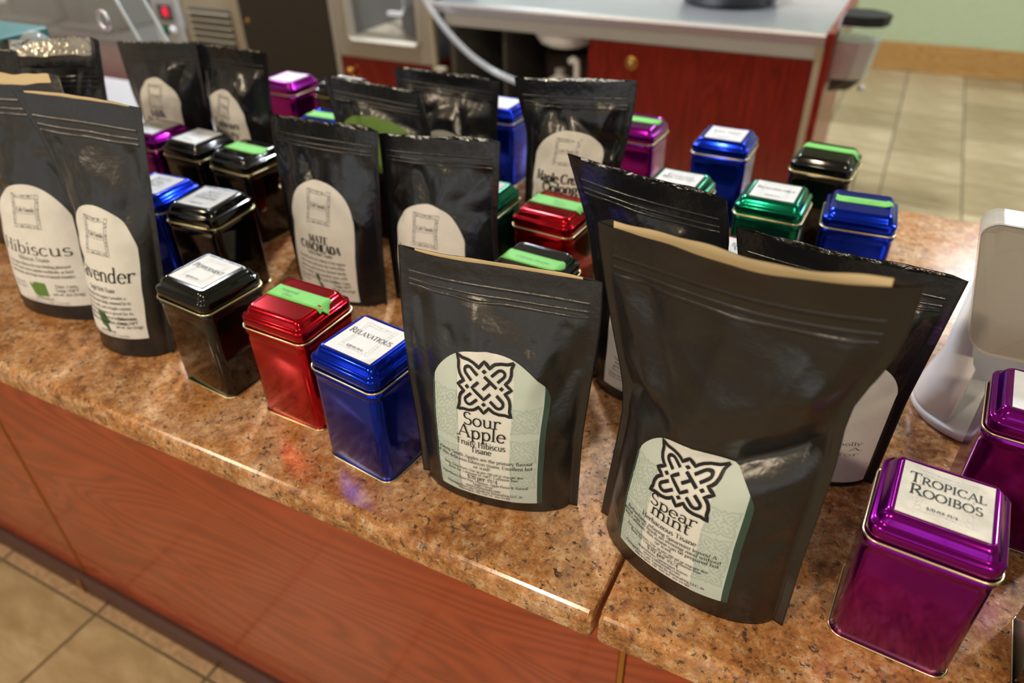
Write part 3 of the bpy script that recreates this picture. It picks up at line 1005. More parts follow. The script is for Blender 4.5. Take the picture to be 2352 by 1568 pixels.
    def front(s, u, v):
        u, v = np.asarray(u, float), np.asarray(v, float)
        C, n = s.centre(u, v)
        t, prof = s.thick(u, v)
        t = t + s.gap * prof * smoothstep(.90, 1.0, v)
        seam = .0006 * smoothstep(.895, .915, np.abs(u))
        return C + n * (t + s.wrinkle(u, v) + .0004 - seam * .5)[..., None]

    def backf(s, u, v):
        u, v = np.asarray(u, float), np.asarray(v, float)
        C, n = s.centre(u, v)
        t, prof = s.thick(u, v)
        t = t * s.back + s.gap * prof * smoothstep(.90, 1.0, v)
        return C - n * (t + .0004)[..., None]

    def wob(s, u, k):
        return (.45 * np.sin(u * 3.1 + s.ph[k]) + .35 * np.sin(u * 6.7 + s.ph[k + 1]) + .2 * np.sin(u * 15 + s.ph[k + 2])) * .5 + .5

    def vtop(s, u, front):
        h = np.clip((1 - np.abs(u)) / .12, 0, 1)
        return 1 + ((-s.efr * s.wob(u, 1) - s.drop) * h if front else s.ebk * s.wob(u, 3) * h)

    def normal(s, u, v):
        e = 2e-3
        a = s.front(u + e, v) - s.front(u - e, v)
        b = s.front(u, np.minimum(v + e, 1)) - s.front(u, v - e)
        n = np.cross(a, b)
        return n / np.linalg.norm(n, axis=-1)[..., None]


def grid_faces(nu, nv, off=0, flip=False):
    Fc = []
    for j in range(nv - 1):
        for i in range(nu - 1):
            q = (off + j * nu + i, off + j * nu + i + 1, off + (j + 1) * nu + i + 1, off + (j + 1) * nu + i)
            Fc.append(q[::-1] if flip else q)
    return Fc


def pouch(key, label, T, seed, m='film', lining='foil', lab=None, nu=64, nv=84, zips=(.865, .885, .915), **kw):
    s = Pouch(key, T, seed, **kw)
    base = (s.side[0][1][0] + s.side[1][1][0]) / 2
    org = np.array([base[0], base[1], CT])
    e = empty('tea_pouch', tuple(org))
    tag(e, label, 'pouch', 'black stand-up tea pouches')
    uu = np.linspace(-1, 1, nu)
    uu = np.sign(uu) * (1 - (1 - np.abs(uu)) ** 1.12)
    vv = np.linspace(0, 1, nv)
    U, Vv = np.meshgrid(uu, vv)
    vf = Vv * (1 + (s.vtop(U, True) - 1) * smoothstep(.8, 1, Vv))
    vb = Vv * (1 + (s.vtop(U, False) - 1) * smoothstep(.8, 1, Vv))
    A = s.front(U, vf).reshape(-1, 3) - org
    Bk = s.backf(U, vb).reshape(-1, 3) - org
    N = nu * nv
    Fc = grid_faces(nu, nv) + grid_faces(nu, nv, N, True)
    for j in range(nv - 1):
        a, b = j * nu, (j + 1) * nu
        Fc.append((a, b, N + b, N + a))
        a, b = j * nu + nu - 1, (j + 1) * nu + nu - 1
        Fc.append((b, a, N + a, N + b))
    for i in range(nu - 1):
        Fc.append((i + 1, i, N + i, N + i + 1))
    obj('pouch_body', np.r_[A, Bk], Fc, m, e, True)
    # foil lining seen inside the mouth
    n2 = 6
    v2 = np.linspace(.93, 1, n2)
    U2, V2 = np.meshgrid(uu[7:-7], v2)
    v2b = V2 * (1 + (s.vtop(U2, False) - 1) * smoothstep(.8, 1, V2)) - .0012
    C, n = s.centre(U2, v2b)
    I = (s.backf(U2, v2b) + n * .0005).reshape(-1, 3) - org
    I2 = (s.backf(U2, v2b) + n * .0002).reshape(-1, 3) - org
    k = len(I)
    obj('lining', np.r_[I, I2], grid_faces(len(uu) - 14, n2) + grid_faces(len(uu) - 14, n2, k, True), lining, e, True)
    # press-to-close ridges
    V, Fz = [], []
    for z0 in zips:
        us = np.linspace(-.89, .89, 48)
        b0 = len(V)
        for dv, h in ((-.0065, -.0002), (-.0035, .0004), (0, .0007), (.0035, .0004), (.0065, -.0002)):
            P = s.front(us, np.full_like(us, z0 + dv))
            C, n = s.centre(us, np.full_like(us, z0 + dv))
            V += [tuple(p) for p in (P + n * h - org)]
        Fz += grid_faces(48, 5, b0)
    obj('zip_seal', V, Fz, m, e, True)
    if lab:
        lab(s, e, org)
    return e, s


def label_map(s, org, u0, v0, off, tilt=0.0):
    c, sn = math.cos(math.radians(tilt)), math.sin(math.radians(tilt))

    def fn(P):
        a, b = P[:, 0] * c - P[:, 1] * sn, P[:, 0] * sn + P[:, 1] * c
        u = np.clip(u0 + a / (s.W / 2), -.985, .985)
        v = np.clip(v0 + b / s.H, .004, .99)
        return s.front(u, v) + s.normal(u, v) * off - org
    return fn


def arch(hw, h, hs):
    def w(b):
        if b <= hs:
            return hw
        k = (b - hs) / (h - hs)
        return min(hw, 1.04 * hw * math.sqrt(max(0, 1 - k * k)))
    return w


def strip_mesh(name, m, fn, w, h, a0, a1, n=28, rows=34):
    bs = [h * (1 - (1 - k / (rows - 1)) ** 1.6) for k in range(rows)]
    P, Fc = [], []
    for b in bs:
        ww = w(b)
        for i in range(n):
            a = a0 + (a1 - a0) * i / (n - 1)
            P.append((max(-ww, min(ww, a)), b))
    V = fn(np.array(P, float))
    for j in range(rows - 1):
        for i in range(n - 1):
            q = (j * n + i, j * n + i + 1, (j + 1) * n + i + 1, (j + 1) * n + i)
            if abs(P[q[0]][0] - P[q[1]][0]) < 1e-7 and abs(P[q[2]][0] - P[q[3]][0]) < 1e-7:
                continue
            Fc.append(q)
    return mesh_of(name, V, Fc, m, True)


def modern_label(u0, v0, hw, h, lines, tilt=0.0, kn=.158, ky=.765, sy=1.0):
    def make(s, e, org):
        w = arch(hw, h, h * .66)
        L = put('label', strip_mesh('label', 'kraft', label_map(s, org, u0, v0, .0005, tilt), w, h, -hw, hw), e)
        L['label'] = 'cream arched label with black knot emblem'
        f1 = label_map(s, org, u0, v0, .0008, tilt)
        put('green_edge', strip_mesh('green_edge', 'dkgreen', f1, w, h, hw * .91, hw, 5), L)
        put('green_edge', strip_mesh('green_edge', 'dkgreen', f1, w, h, -hw, -hw * .955, 5), L)
        put('mint_band', strip_mesh('mint_band', 'mint', f1, w, h, hw * .44, hw * .91, 10), L)
        put('mint_band', strip_mesh('mint_band', 'mint', f1, w, h, -hw * .955, -hw * .50, 10), L)
        pat = []
        for cx, ys in ((hw * .66, (.22, .42, .62)), (-hw * .73, (.12, .32, .52, .68))):
            for yy in ys:
                emblem(cx, yy * h, hw * .21, pat, .12)
        put('knot_pattern', polys_to_mesh('knot_pattern', pat, 'mintline', label_map(s, org, u0, v0, .0010, tilt)), L)
        ink = []
        emblem(-hw * .03, ky * h, kn * h, ink, sy=sy)
        for t, b, sz, wd in lines:
            text(t, -hw * .07, b * h, sz * h, ink, width=wd * hw if wd else None)
        put('lettering', polys_to_mesh('lettering', ink, 'ink', label_map(s, org, u0, v0, .0013, tilt)), L)
    return make


def classic_label(u0, v0, hw, h, title, sub=None, body=(), corner=True, leaf=None, leafm='leaf', tilt=0.0, bold=False, red=False, paperm='cream', frame=True):
    def make(s, e, org):
        w = arch(hw, h, h * .62)
        L = put('label', strip_mesh('label', paperm, label_map(s, org, u0, v0, .0005, tilt), w, h, -hw, hw), e)
        L['label'] = 'off-white arched label with an ornate frame drawing'
        fn = label_map(s, org, u0, v0, .0011, tilt)
        g = []
        if frame:
            frame_print(0, h * .79, hw * .36, h * .135, g, .0006)
            text('Cafe Tamaki', 0, h * .79, h * .032, g, width=hw * .46)
            ribbon([(-hw * .24, h * .775), (hw * .24, h * .775)], lambda d: .0004, g, .003)
            put('frame_print', polys_to_mesh('frame_print', g, 'grey ink', fn), L)
        ink = []
        for t, b, sz, wd in title:
            if bold:
                text(t, 0, b * h, sz * h, ink, width=wd * hw, thick=.26, thin=.05)
            else:
                text(t, 0, b * h, sz * h, ink, width=wd * hw, thick=.125, thin=.035)
        if sub:
            text(sub, 0, .385 * h, .036 * h, ink, width=.82 * hw, thick=.10, thin=.04)
        for k, (t, wd) in enumerate(body):
            text(t, 0, (.335 - .042 * k) * h, .025 * h, ink, width=wd * hw, thick=.12, thin=.06, arcs=5)
        if corner:
            for k, t in enumerate(('Time: 7 min', 'Temp: 208*F', 'net wt. 4oz (114g)')):
                text(t, hw * .60, (.165 - .036 * k) * h, .026 * h, ink, width=hw * (.46, .50, .66)[k], thick=.12, thin=.06, arcs=5)
            for k, t in enumerate(('Steep with', 'fresh water')):
                text(t, -hw * .66, (.160 - .036 * k) * h, .024 * h, ink, width=hw * .42, thick=.10, thin=.06, arcs=5)
            text('www.cafetamaki.com', -hw * .02, .045 * h, .022 * h, ink, width=hw * .50, thick=.10, thin=.05, arcs=5)
            text('Packaged for Cafe Tamaki', -hw * .02, .015 * h, .020 * h, ink, width=hw * 1.2, thick=.10, thin=.05, arcs=5)
        put('lettering', polys_to_mesh('lettering', ink, 'ink', fn), L)
        if leaf:
            put('map_print', polys_to_mesh('map_print', [[(-.07 * hw + x * hw, .135 * h + y * hw) for x, y in leaf]], leafm, fn), L)
    return make


WASH = [(-.24, .14), (-.14, .09), (-.11, .16), (.20, .16), (.22, -.15), (.02, -.16), (-.08, -.19), (-.16, -.14), (-.20, -.02)]
PERU = [(-.14, .20), (-.02, .24), (.0, .14), (-.04, .06), (.04, .0), (.10, -.12), (.12, -.22), (.06, -.26), (-.02, -.14), (-.08, .04)]
LEAF = [(-.18, .26), (-.04, .22), (.04, .24), (.12, .08), (.22, .02), (.10, -.06), (.14, -.24), (.08, -.26), (.02, -.16), (-.10, -.10), (-.16, .08)]

T_M = [(0, .022), (.12, .029), (.3, .030), (.5, .025), (.7, .016), (.85, .005), (.9, .0015), (1, .0006)]
T_N = [(0, .031), (.12, .038), (.28, .040), (.42, .034), (.55, .020), (.7, .013), (.84, .006), (.9, .002), (1, .0008)]
T_G = [(0, .026), (.15, .030), (.4, .026), (.65, .016), (.84, .005), (.9, .0015), (1, .0006)]
T_K = [(0, .026), (.15, .034), (.4, .034), (.6, .026), (.75, .016), (.87, .004), (.9, .0015), (1, .0006)]

SOUR = [('Sour', .522, .078, .66), ('Apple', .442, .082, .86), ('Fruity Hibiscus', .388, .040, .88), ('Tisane', .348, .040, .38),
        ('Granny Smith Apples are the primary flavour', .296, .0255, 1.80), ('of this delicious hibiscus tisane. Excellent hot', .262, .0255, 1.80), ('or iced!', .230, .0255, .32),
        ('Brew Directions: Use 5g per 200 ml or 1tsp per 8oz.', .198, .0205, 1.52), ('Brew for 5 minutes at 208*F. Caffeiene-free.', .173, .0205, 1.34), ('$20 per #1/4', .140, .034, .58),
        ('Ingredients: Rose Hips, Hibiscus, Apple Pieces & Natural', .113, .0205, 1.66), ('Apple Flavor', .090, .0205, .40), ('www.cafetamaki.com', .066, .0225, .68),
        ('Packaged for Cafe Tamaki by BananaDog LLC, in', .040, .0215, 1.46), ('Muskegon, MI. Net wt. 4oz (114g)', .014, .0215, 1.02)]
SPEAR = [('Spear', .530, .076, .84), ('mint', .462, .082, .70), ('Herbaceous Tisane', .398, .036, .98),
         ('Refreshing, relaxing Spearmint leaves! A', .352, .0270, 1.62), ('great way to finish an evening meal without', .318, .0270, 1.76), ('any caffeine, this tisane can be prepared hot', .284, .0270, 1.72), ('or iced.', .252, .0270, .32),
         ('Brew Directions: Use 5g per 200 ml or 1tsp per 8oz.', .216, .0210, 1.50), ('Brew for 5 minutes at 208*F. Caffeiene-free.', .190, .0210, 1.32), ('$20 per #1/4', .156, .034, .58),
         ('Ingredients: Spearmint leaves', .122, .0215, .92), ('www.cafetamaki.com', .094, .0225, .68), ('Packaged for Cafe Tamaki by BananaDog LLC, in', .060, .0225, 1.46), ('Muskegon, MI. Net wt. 4oz (114g)', .028, .0225, 1.02)]
LAV = (('Nothing but the organic Lavender, a', 1.3), ('member of the mint family, esteemed for its', 1.5), ('aroma, in candy, and a fragile cuisine,', 1.5), ('and medicinal reasons is prized for its', 1.55), ('therapeutic effect without as herbalism as a', 1.6), ('soothing relaxation and aromatic.', 1.3))
HIB = (('Our organic Hibiscus for your drinking pleasure!', 1.6), ('The red sweet taste is popular worldwide, as best', 1.65), ('tisane infusion, and a huge source of natural vitamins.', 1.7))
MATE = (('Toasted leaves of a blend of the region', 1.5), ('mate aroma and taste, the Yerba Mate', 1.45), ('grown in native forests, brewed slowly', 1.5), ('for a sweeter and smoother taste, with', 1.55), ('a toasty and nutty finish.', 1.0))

pouch('M', 'matt black pouch with sour apple label beside the blue tin', T_M, 3, 'film', 'kraftfoil', modern_label(.0, .062, .0512, .1430, [(a, b * 1.065 + .012, c, d) for a, b, c, d in SOUR], kn=.158, ky=.805, sy=.92), bow=.006, efr=.004, ebk=.007, amp=.0020,
      creases=3, nf=2, facets=((.80, .83, .42, .60, .020, .0035), (.84, .66, .50, .42, .020, -.0065), (.86, .36, .62, .30, .014, -.004), (-.80, .83, -.62, .50, .018, -.0045), (.02, .735, .06, .68, .006, -.0028), (.42, .74, .50, .66, .007, -.0032), (-.45, .74, -.38, .70, .006, -.003), (-.1, .80, .1, .70, .02, .002), (.66, .70, .72, .62, .006, -.0025)))
pouch('N', 'large matt black pouch with spearmint label by the worktop seam', T_N, 11, 'film', 'kraftfoil', modern_label(.0, .078, .0530, .1290, SPEAR, kn=.200, ky=.775, sy=.80), bow=.012, gap=.0035, efr=.010, ebk=.016, amp=.002, nu=84, nv=110,
      creases=3, nf=1, stiff=(.44, .52), facets=((.92, .59, .20, .47, .022, -.020), (.90, .75, .0, .60, .055, .012), (-.92, .53, -.45, .55, .020, -.012), (-.80, .66, -.2, .54, .03, .005), (-.84, .84, -.50, .58, .022, .005), (-.62, .86, -.30, .66, .020, -.004), (.1, .86, .0, .6, .030, .003), (.62, .36, .50, .14, .024, -.004), (.84, .30, .6, .24, .014, -.004)))
pouch('L', 'dark matt pouch standing between sour apple and spearmint pouches', T_G, 21, 'film2', 'foil', classic_label(0, .06, .046, .11, [], None, MATE), bow=.004, creases=4, amp=.001)
pouch('O', 'black pouch with blank cream label behind the spearmint pouch', T_G, 23, 'film2', 'foil',
      classic_label(.26, .03, .050, .135, [], None, (('Smooth and wholly', 1.5), ('bodied tea. A', 1.5), ('good cup for', 1.5)), corner=False), bow=.004, creases=6, amp=.002)
pouch('G', 'black pouch labelled mate cancheada behind the red taped tin', T_G, 31, 'film2', 'foil',
      classic_label(-.02, .03, .0500, .145, [('MATE', .500, .060, .62), ('CANCHEADA', .425, .066, 1.28)], 'Yerba Mate Tisane', MATE, leaf=PERU, leafm='leafdark', bold=True), bow=.004, ebk=.022, creases=7)
pouch('H', 'black pouch labelled yerba mate behind the sour apple pouch', T_G, 37, 'film2', 'foil',
      classic_label(-.08, .02, .0500, .140, [('YERBA MATE', .53, .085, 1.75)], 'Tisane', MATE, bold=True), bow=.005, creases=8, amp=.0026)
pouch('B', 'tall black pouch with lavender label next to the peppermint tin', T_M, 41, 'film', 'kraftfoil',
      classic_label(-.10, .095, .0500, .150, [('Lavender', .465, .110, 1.78)], 'Single Herb Tisane', LAV, leaf=LEAF, leafm='leafdark'), bow=.008, efr=.004, ebk=.006, creases=6, amp=.0018)
pouch('A', 'black pouch with hibiscus label beside the lavender pouch', T_M, 43, 'film', 'kraftfoil',
      classic_label(.08, .075, .0560, .150, [('Hibiscus', .440, .100, 1.80)], 'Hibiscus Tisane', HIB, leaf=WASH), bow=.004, efr=.010, ebk=.020, drop=.02, creases=5, amp=.0018)
pouch('K', 'crumpled black pouch with maple label at the back', T_K, 47, 'film2', 'foil',
      classic_label(-.02, .26, .0500, .120, [('Maple Creme', .47, .095, 1.7), ('Oolong', .37, .095, 1.1)], None, (('Flavoured Oolong', .9), ('A sweet blend of oolong and maple', 1.6)), corner=False, bold=True), bow=.003, ebk=.010, creases=12, amp=.004)
pouch('I', 'black pouch with bright green label behind the yerba mate pouch', T_G, 53, 'film2', 'foil', classic_label(-.05, .47, .056, .072, [], None, (), corner=False, frame=False, paperm='leaf'), bow=.004, creases=7)
pouch('J', 'black pouch behind the yerba mate pouch next to a blue tin', T_K, 59, 'film2', 'foil', classic_label(.06, .03, .044, .125, [], None, (), corner=False), bow=.003, creases=9, amp=.003)
pouch('E', 'black pouch labelled milk oolong behind the purple tin', T_K, 61, 'film2', 'foil',
      classic_label(-.02, .22, .048, .130, [('Milk', .555, .085, .75), ('Oolong', .455, .085, 1.3)], None, (), corner=False, bold=True), bow=.002, creases=6, amp=.0026, ebk=.006)
pouch('F', 'black pouch labelled taiwan beauty touching the milk oolong pouch', T_K, 67, 'film2', 'foil',
      classic_label(-.10, .23, .042, .120, [('Taiwan', .55, .085, 1.4), ('Beauty', .44, .085, 1.3)], None, (), corner=False, bold=True), bow=.003, creases=8, amp=.0028)
pouch('C', 'open black pouch with crinkled silver mouth behind the hibiscus pouch', T_G, 71, 'film2', 'foil', None, bow=.006, gap=.012, efr=.02, ebk=.020, drop=.105, zips=(.80, .825, .845), creases=6)
pouch('D', 'black pouch at the end of the row beside the silver mouthed pouch', T_G, 73, 'film2', 'foil', None, bow=.002, creases=5)

# ================================================================ WHITE DISPENSER STAND
ds = empty('dispenser_stand', (.156, .718, CT))
tag(ds, 'white plastic dispenser stand with frosted panel behind the purple tins', 'dispenser')
def stand_shell():
    loops = []
    for a in np.linspace(20, 238, 40):
        t = (a - 20) / 218
        left = smoothstep(120, 185, a) * (1 - .35 * smoothstep(205, 238, a))
        flare = .016 * left
        top = .165 - .095 * smoothstep(196, 238, a)
        c, s = math.cos(math.radians(a)), math.sin(math.radians(a))
        L = []
        for r, z in ((.046 + flare, 0.009), (.047 + flare, .014), (.046 + flare * .6, .040), (.0455 + flare * .2, .062), (.045, top), (.042, top), (.042, .062), (.042, .009)):
            L.append((r * c, r * s, z))
        loops.append(L)
    return loft(loops, True, True)
V, Fc = stand_shell()
obj('curved_wall', V, Fc, 'white', ds, True)
V, Fc = lathe([(.0005, 0), (.060, 0), (.063, .002), (.063, .008), (.061, .010), (.0005, .010)], 56)
obj('foot', V, Fc, 'white', ds, True)
def bin_outline(y, k=0.0):
    out = []
    for (cx, cz, r, a0) in ((.095 - .020, .222 - .020, .020, 0), (-.061 + .014, .222 - .014, .014, 90), (-.043 + .022, .100 + .022, .022, 180), (.086 - .022, .100 + .022, .022, 270)):
        for q in range(7):
            a = math.radians(a0 + 15 * q)
            x = cx + (r - k) * math.cos(a)
            out.append((x, y + .25 * (x - .02) ** 2 * 10 * .6, cz + (r - k) * math.sin(a)))
    return out
V, Fc = loft([bin_outline(-.056, .0015), bin_outline(-.0575), bin_outline(-.0545)], True, True)
obj('frosted_panel', V, Fc, 'frost', ds)
V, Fc = loft([bin_outline(-.0540), bin_outline(-.022), bin_outline(-.022, .0025), bin_outline(-.0540, .0025)])
obj('panel_return', V, Fc, 'hose', ds)

# ================================================================ WORK AREA BEHIND THE BAR
YB = 2.5
wt = empty('steel_worktop', (-.9, YB, 0))
tag(wt, 'brushed stainless worktop with rolled front edge over cherry doors', 'worktop')
ZT = .872
pf = [(.0, ZT - .040), (-.006, ZT - .036), (-.006, ZT - .012), (-.002, ZT - .003), (.006, ZT), (.016, ZT - .003), (.022, ZT - .008), (.66, ZT - .008), (.66, ZT - .040)]
loops = [[(x, y, z) for y, z in pf] for x in (-.737, .675)]
V, Fc = loft(loops, True, True)
obj('top', V, Fc, 'steel', wt)
box('back_upstand', (-.735, .64, ZT - .02), (.675, .66, ZT + .10), 'steel', wt, .003, 1)

cb = empty('sink_cabinet', (0, YB, 0))
tag(cb, 'cherry cabinet under the stainless worktop with an open sink bay', 'cabinet')
box('apron_strip', (-1.585, .004, .790), (-.245, .03, .832), 'steelgrey', cb, .002, 1)
box('corner_post', (-.245, .0, .0), (-.224, .03, .832), 'greige', cb)
box('end_panel', (-.2235, -.004, .0), (-.200, .66, .8315), 'cherry', cb, .002, 1)
box('end_cap', (.6765, -.004, .832), (.700, .66, ZT), 'cherry', wt, .002, 1)
dr = box('door', (-.925, .006, .10), (-.247, .028, .786), 'cherry', cb, .002, 1)
lk = obj('cam_lock', *lathe([(.0005, .003), (.016, .004), (.020, .003), (.022, 0)], 24), 'brass', dr, True)
lk.rotation_euler = (math.radians(90), 0, 0)
lk.location = (-.836, .006, .722)
V, Fc = lathe([(.0005, .0055), (.006, .0055), (.006, .003)], 16)
kh = obj('key_cylinder', V, Fc, 'gold', dr, True)
kh.rotation_euler = (math.radians(90), 0, 0)
kh.location = (-.836, .006, .722)
box('divider', (-.995, .004, .10), (-.925, .64, .786), 'cherry', cb)
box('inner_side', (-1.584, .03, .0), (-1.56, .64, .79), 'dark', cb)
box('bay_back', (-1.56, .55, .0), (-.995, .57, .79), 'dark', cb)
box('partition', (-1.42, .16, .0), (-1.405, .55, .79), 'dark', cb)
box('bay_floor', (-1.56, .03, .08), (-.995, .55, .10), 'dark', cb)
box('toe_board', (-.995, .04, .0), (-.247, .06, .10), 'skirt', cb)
box('end_skirt', (-.200, -.004, 0), (-.185, .66, .09), 'basewood', cb)
sb = obj('sink_bowl', *lathe([(.0005, -.115), (.06, -.112), (.10, -.095), (.125, -.06), (.132, 0), (.128, 0), (.12, -.055), (.0005, -.105)], 32), 'white', None, True)
sb.location = (-1.15, YB + .17, .829)
tag(sb, 'white round sink bowl hanging under the worktop', 'sink')
pp = obj('drain_pipe', *tube([(-1.09, YB + .06, .690), (-1.075, YB + .06, .700), (-1.063, YB + .06, .694), (-1.060, YB + .06, .67), (-1.060, YB + .06, .55), (-1.060, YB + .06, .10)], .012, 10), 'white', None, True)
tag(pp, 'white bent drain pipe beside the cherry divider', 'pipe')
bt = empty('plastic_jug', (-1.155, YB + .12, .10))
tag(bt, 'white plastic jug with square shoulders in the sink bay', 'jug')
V, Fc = loft([rrect(.055, .04, .012, z) for z in (0, .005)] + [rrect(.055, .04, .012, .48), rrect(.05, .035, .012, .50), rrect(.018, .018, .01, .52), rrect(.016, .016, .01, .525)], True, True)
obj('body', V, Fc, 'white', bt, True)
V, Fc = lathe([(.019, .525), (.019, .545), (.0005, .547)], 20)
obj('cap', V, Fc, 'steelgrey', bt, True)
bk = empty('brown_box', (-1.23, YB + .42, .10))
tag(bk, 'dark brown box in the shadows of the sink bay', 'box')
box('carton', (-.10, -.05, 0), (.09, .05, .53), 'umber', bk, .004, 1)
box('flap', (-.10, -.052, .49), (.09, -.0502, .53), 'umber', bk)

HT = np.linspace(0, 1, 33)
_hx = np.interp(HT, [0, .17, .34, .5, .66, .82, 1], [-1.70, -1.648, -1.59, -1.484, -1.394, -1.303, -1.12])
_hz = np.interp(HT, [0, .17, .34, .5, .66, .82, 1], [1.00, .912, .826, .727, .673, .638, .60])
HXs = np.convolve(np.pad(_hx, 3, 'reflect', reflect_type='odd'), np.ones(7) / 7, 'valid')
HZs = np.convolve(np.pad(_hz, 3, 'reflect', reflect_type='odd'), np.ones(7) / 7, 'valid')
hs = obj('clear_hose', *tube([(float(np.interp(t, HT, HXs)), YB - .05, float(np.interp(t, HT, HZs))) for t in np.linspace(0, 1, 40)], .011, 10), 'hose', None, True)
tag(hs, 'clear plastic hose hanging in front of the sink bay', 'hose')

# under-counter glass washer left of the sink
gw = empty('glass_door_unit', (0, YB, 0))
tag(gw, 'stainless framed glass door unit beside the sink bay', 'appliance')
FX0, FX1, FZ0, FZ1 = -2.11, -1.655, .632, 1.32
fr = empty('door_frame', (0, 0, 0)); fr.parent = gw
gx0, gx1, gz0, gz1 = -2.035, -1.715, .71, 1.25
def frame_part(parent, x0, x1, z0, z1, ix0, ix1, iz0, iz1, ya, yb, m):
    box('stile', (x0, ya, z0), (ix0, yb, z1), m, parent, .003, 1)
    box('stile', (ix1, ya, z0), (x1, yb, z1), m, parent, .003, 1)
    box('rail', (ix0, ya, z0), (ix1, yb, iz0), m, parent, .003, 1)
    box('rail', (ix0, ya, iz1), (ix1, yb, z1), m, parent, .003, 1)
bpy.data.objects.remove(fr)
frame_part(gw, FX0, FX1, FZ0, FZ1, gx0, gx1, gz0, gz1, 0, .03, 'satin')
P = [(x, -.003, z) for x, z in ((gx0 - .012, gz0 - .012), (gx1 + .012, gz0 - .012), (gx1 + .012, gz1 + .012), (gx0 - .012, gz1 + .012))]
rr = []
for (x, y, z) in rrect((gx1 - gx0) / 2 + .012, (gz1 - gz0) / 2 + .012, .025, 0):
    rr.append(((gx0 + gx1) / 2 + x, -.003, (gz0 + gz1) / 2 + y))
V, Fc = tube(rr, .008, 8, True)
obj('gasket_bead', V, Fc, 'satin', gw, True)
box('pane', (gx0, .012, gz0), (gx1, .017, gz1), 'glass', gw)
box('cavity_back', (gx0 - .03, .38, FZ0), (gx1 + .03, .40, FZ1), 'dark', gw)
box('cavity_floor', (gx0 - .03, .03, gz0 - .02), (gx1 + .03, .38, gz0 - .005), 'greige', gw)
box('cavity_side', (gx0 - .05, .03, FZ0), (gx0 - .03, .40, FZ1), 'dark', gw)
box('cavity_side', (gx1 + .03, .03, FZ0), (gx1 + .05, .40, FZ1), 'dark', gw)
box('spray_post', (-1.90, .18, gz0 - .005), (-1.885, .195, gz1), 'steel', gw)
box('spray_arm', (-1.955, .15, gz0 + .06), (-1.86, .17, gz0 + .075), 'white', gw)
pt = obj('coffee_pot', *lathe([(.0005, 0), (.06, 0), (.075, .03), (.075, .07), (.055, .11), (.03, .125), (.0005, .128)], 28), 'rubber', None, True)
pt.location = (-1.795, YB + .15, gz0 - .005)
tag(pt, 'dark rounded pot standing inside the glass door unit', 'pot')

lc = empty('cherry_cabinet', (0, YB, 0))
tag(lc, 'cherry cabinet with brass knob under the glass door unit', 'cabinet')
d2 = box('door', (FX0, .004, .10), (FX1, .026, .630), 'cherry', lc, .002, 1)
for zz in (.578, .545):
    V, Fc = lathe([(.006, 0), (.005, .012), (.013, .018), (.014, .026), (.008, .031), (.0005, .032)], 20)
    k_ = obj('knob', V, Fc, 'brass', d2, True)
    k_.rotation_euler = (math.radians(90), 0, 0)
    k_.location = (-2.055 + (.578 - zz) * .4, .004, zz)
box('carcass', (FX0, .03, .0), (FX1, .60, .630), 'cherry', lc)
box('side_post', (-1.6545, -.002, .632), (-1.639, .03, 1.3), 'greige', gw, .003, 1)
box('side_post', (-2.135, -.002, .632), (-2.111, .03, 1.3), 'satin', gw, .002, 1)
box('cabinet_post', (-1.6545, -.002, 0), (-1.6, .03, .630), 'greige', lc, .003, 1)
box('cabinet_post', (-2.135, -.002, 0), (-2.111, .03, .630), 'satin', lc, .002, 1)

fp = empty('tall_refrigerator', (0, YB, 0))
tag(fp, 'tall dark brown refrigerator side left of the glass door unit', 'refrigerator')
box('side_panel', (-2.64, .0, .06), (-2.14, .62, 1.75), 'umber', fp, .006, 2)
box('kick_plate', (-2.62, .02, 0), (-2.16, .6, .06), 'dark', fp)
V, Fc = lathe([(.0005, .004), (.008, .003), (.010, 0)], 16)
sc_ = obj('screw_cap', V, Fc, 'brass', fp, True)
sc_.rotation_euler = (math.radians(90), 0, 0)
sc_.location = (-2.60, 0, .73)

# vented ice machine
im = empty('ice_machine', (0, YB, 0))
tag(im, 'cream vented ice machine with indicator lights behind the pouches', 'appliance')
box('casing', (-3.02, .02, 0), (-2.65, .60, 1.45), 'greige', im, .008, 2)
box('vent_recess', (-2.965, .012, .50), (-2.715, .0195, .76), 'dark', im)
for k in range(9):
    z = .505 + k * .029
    o = box('louvre', (-2.965, .002, z), (-2.715, .012, z + .008), 'greige', im, .0015, 1)
box('control_strip', (-3.20, .0, .30), (-3.025, .60, 1.45), 'steelgrey', im, .004, 1)
box('light_plate', (-3.155, -.006, .695), (-3.06, .0, .765), 'dark', im, .002, 1)
box('red_indicator', (-3.115, -.012, .715), (-3.085, -.006, .752), 'redlight', im, .003, 1)
V, Fc = lathe([(.0005, .010), (.015, .009), (.018, 0)], 20)
w_ = obj('push_button', V, Fc, 'white', im, True)
w_.rotation_euler = (math.radians(90), 0, 0)
w_.location = (-3.085, -.001, .655)
box('teal_switch', (-3.148, -.008, .63), (-3.118, .0, .675), 'green', im, .003, 1)

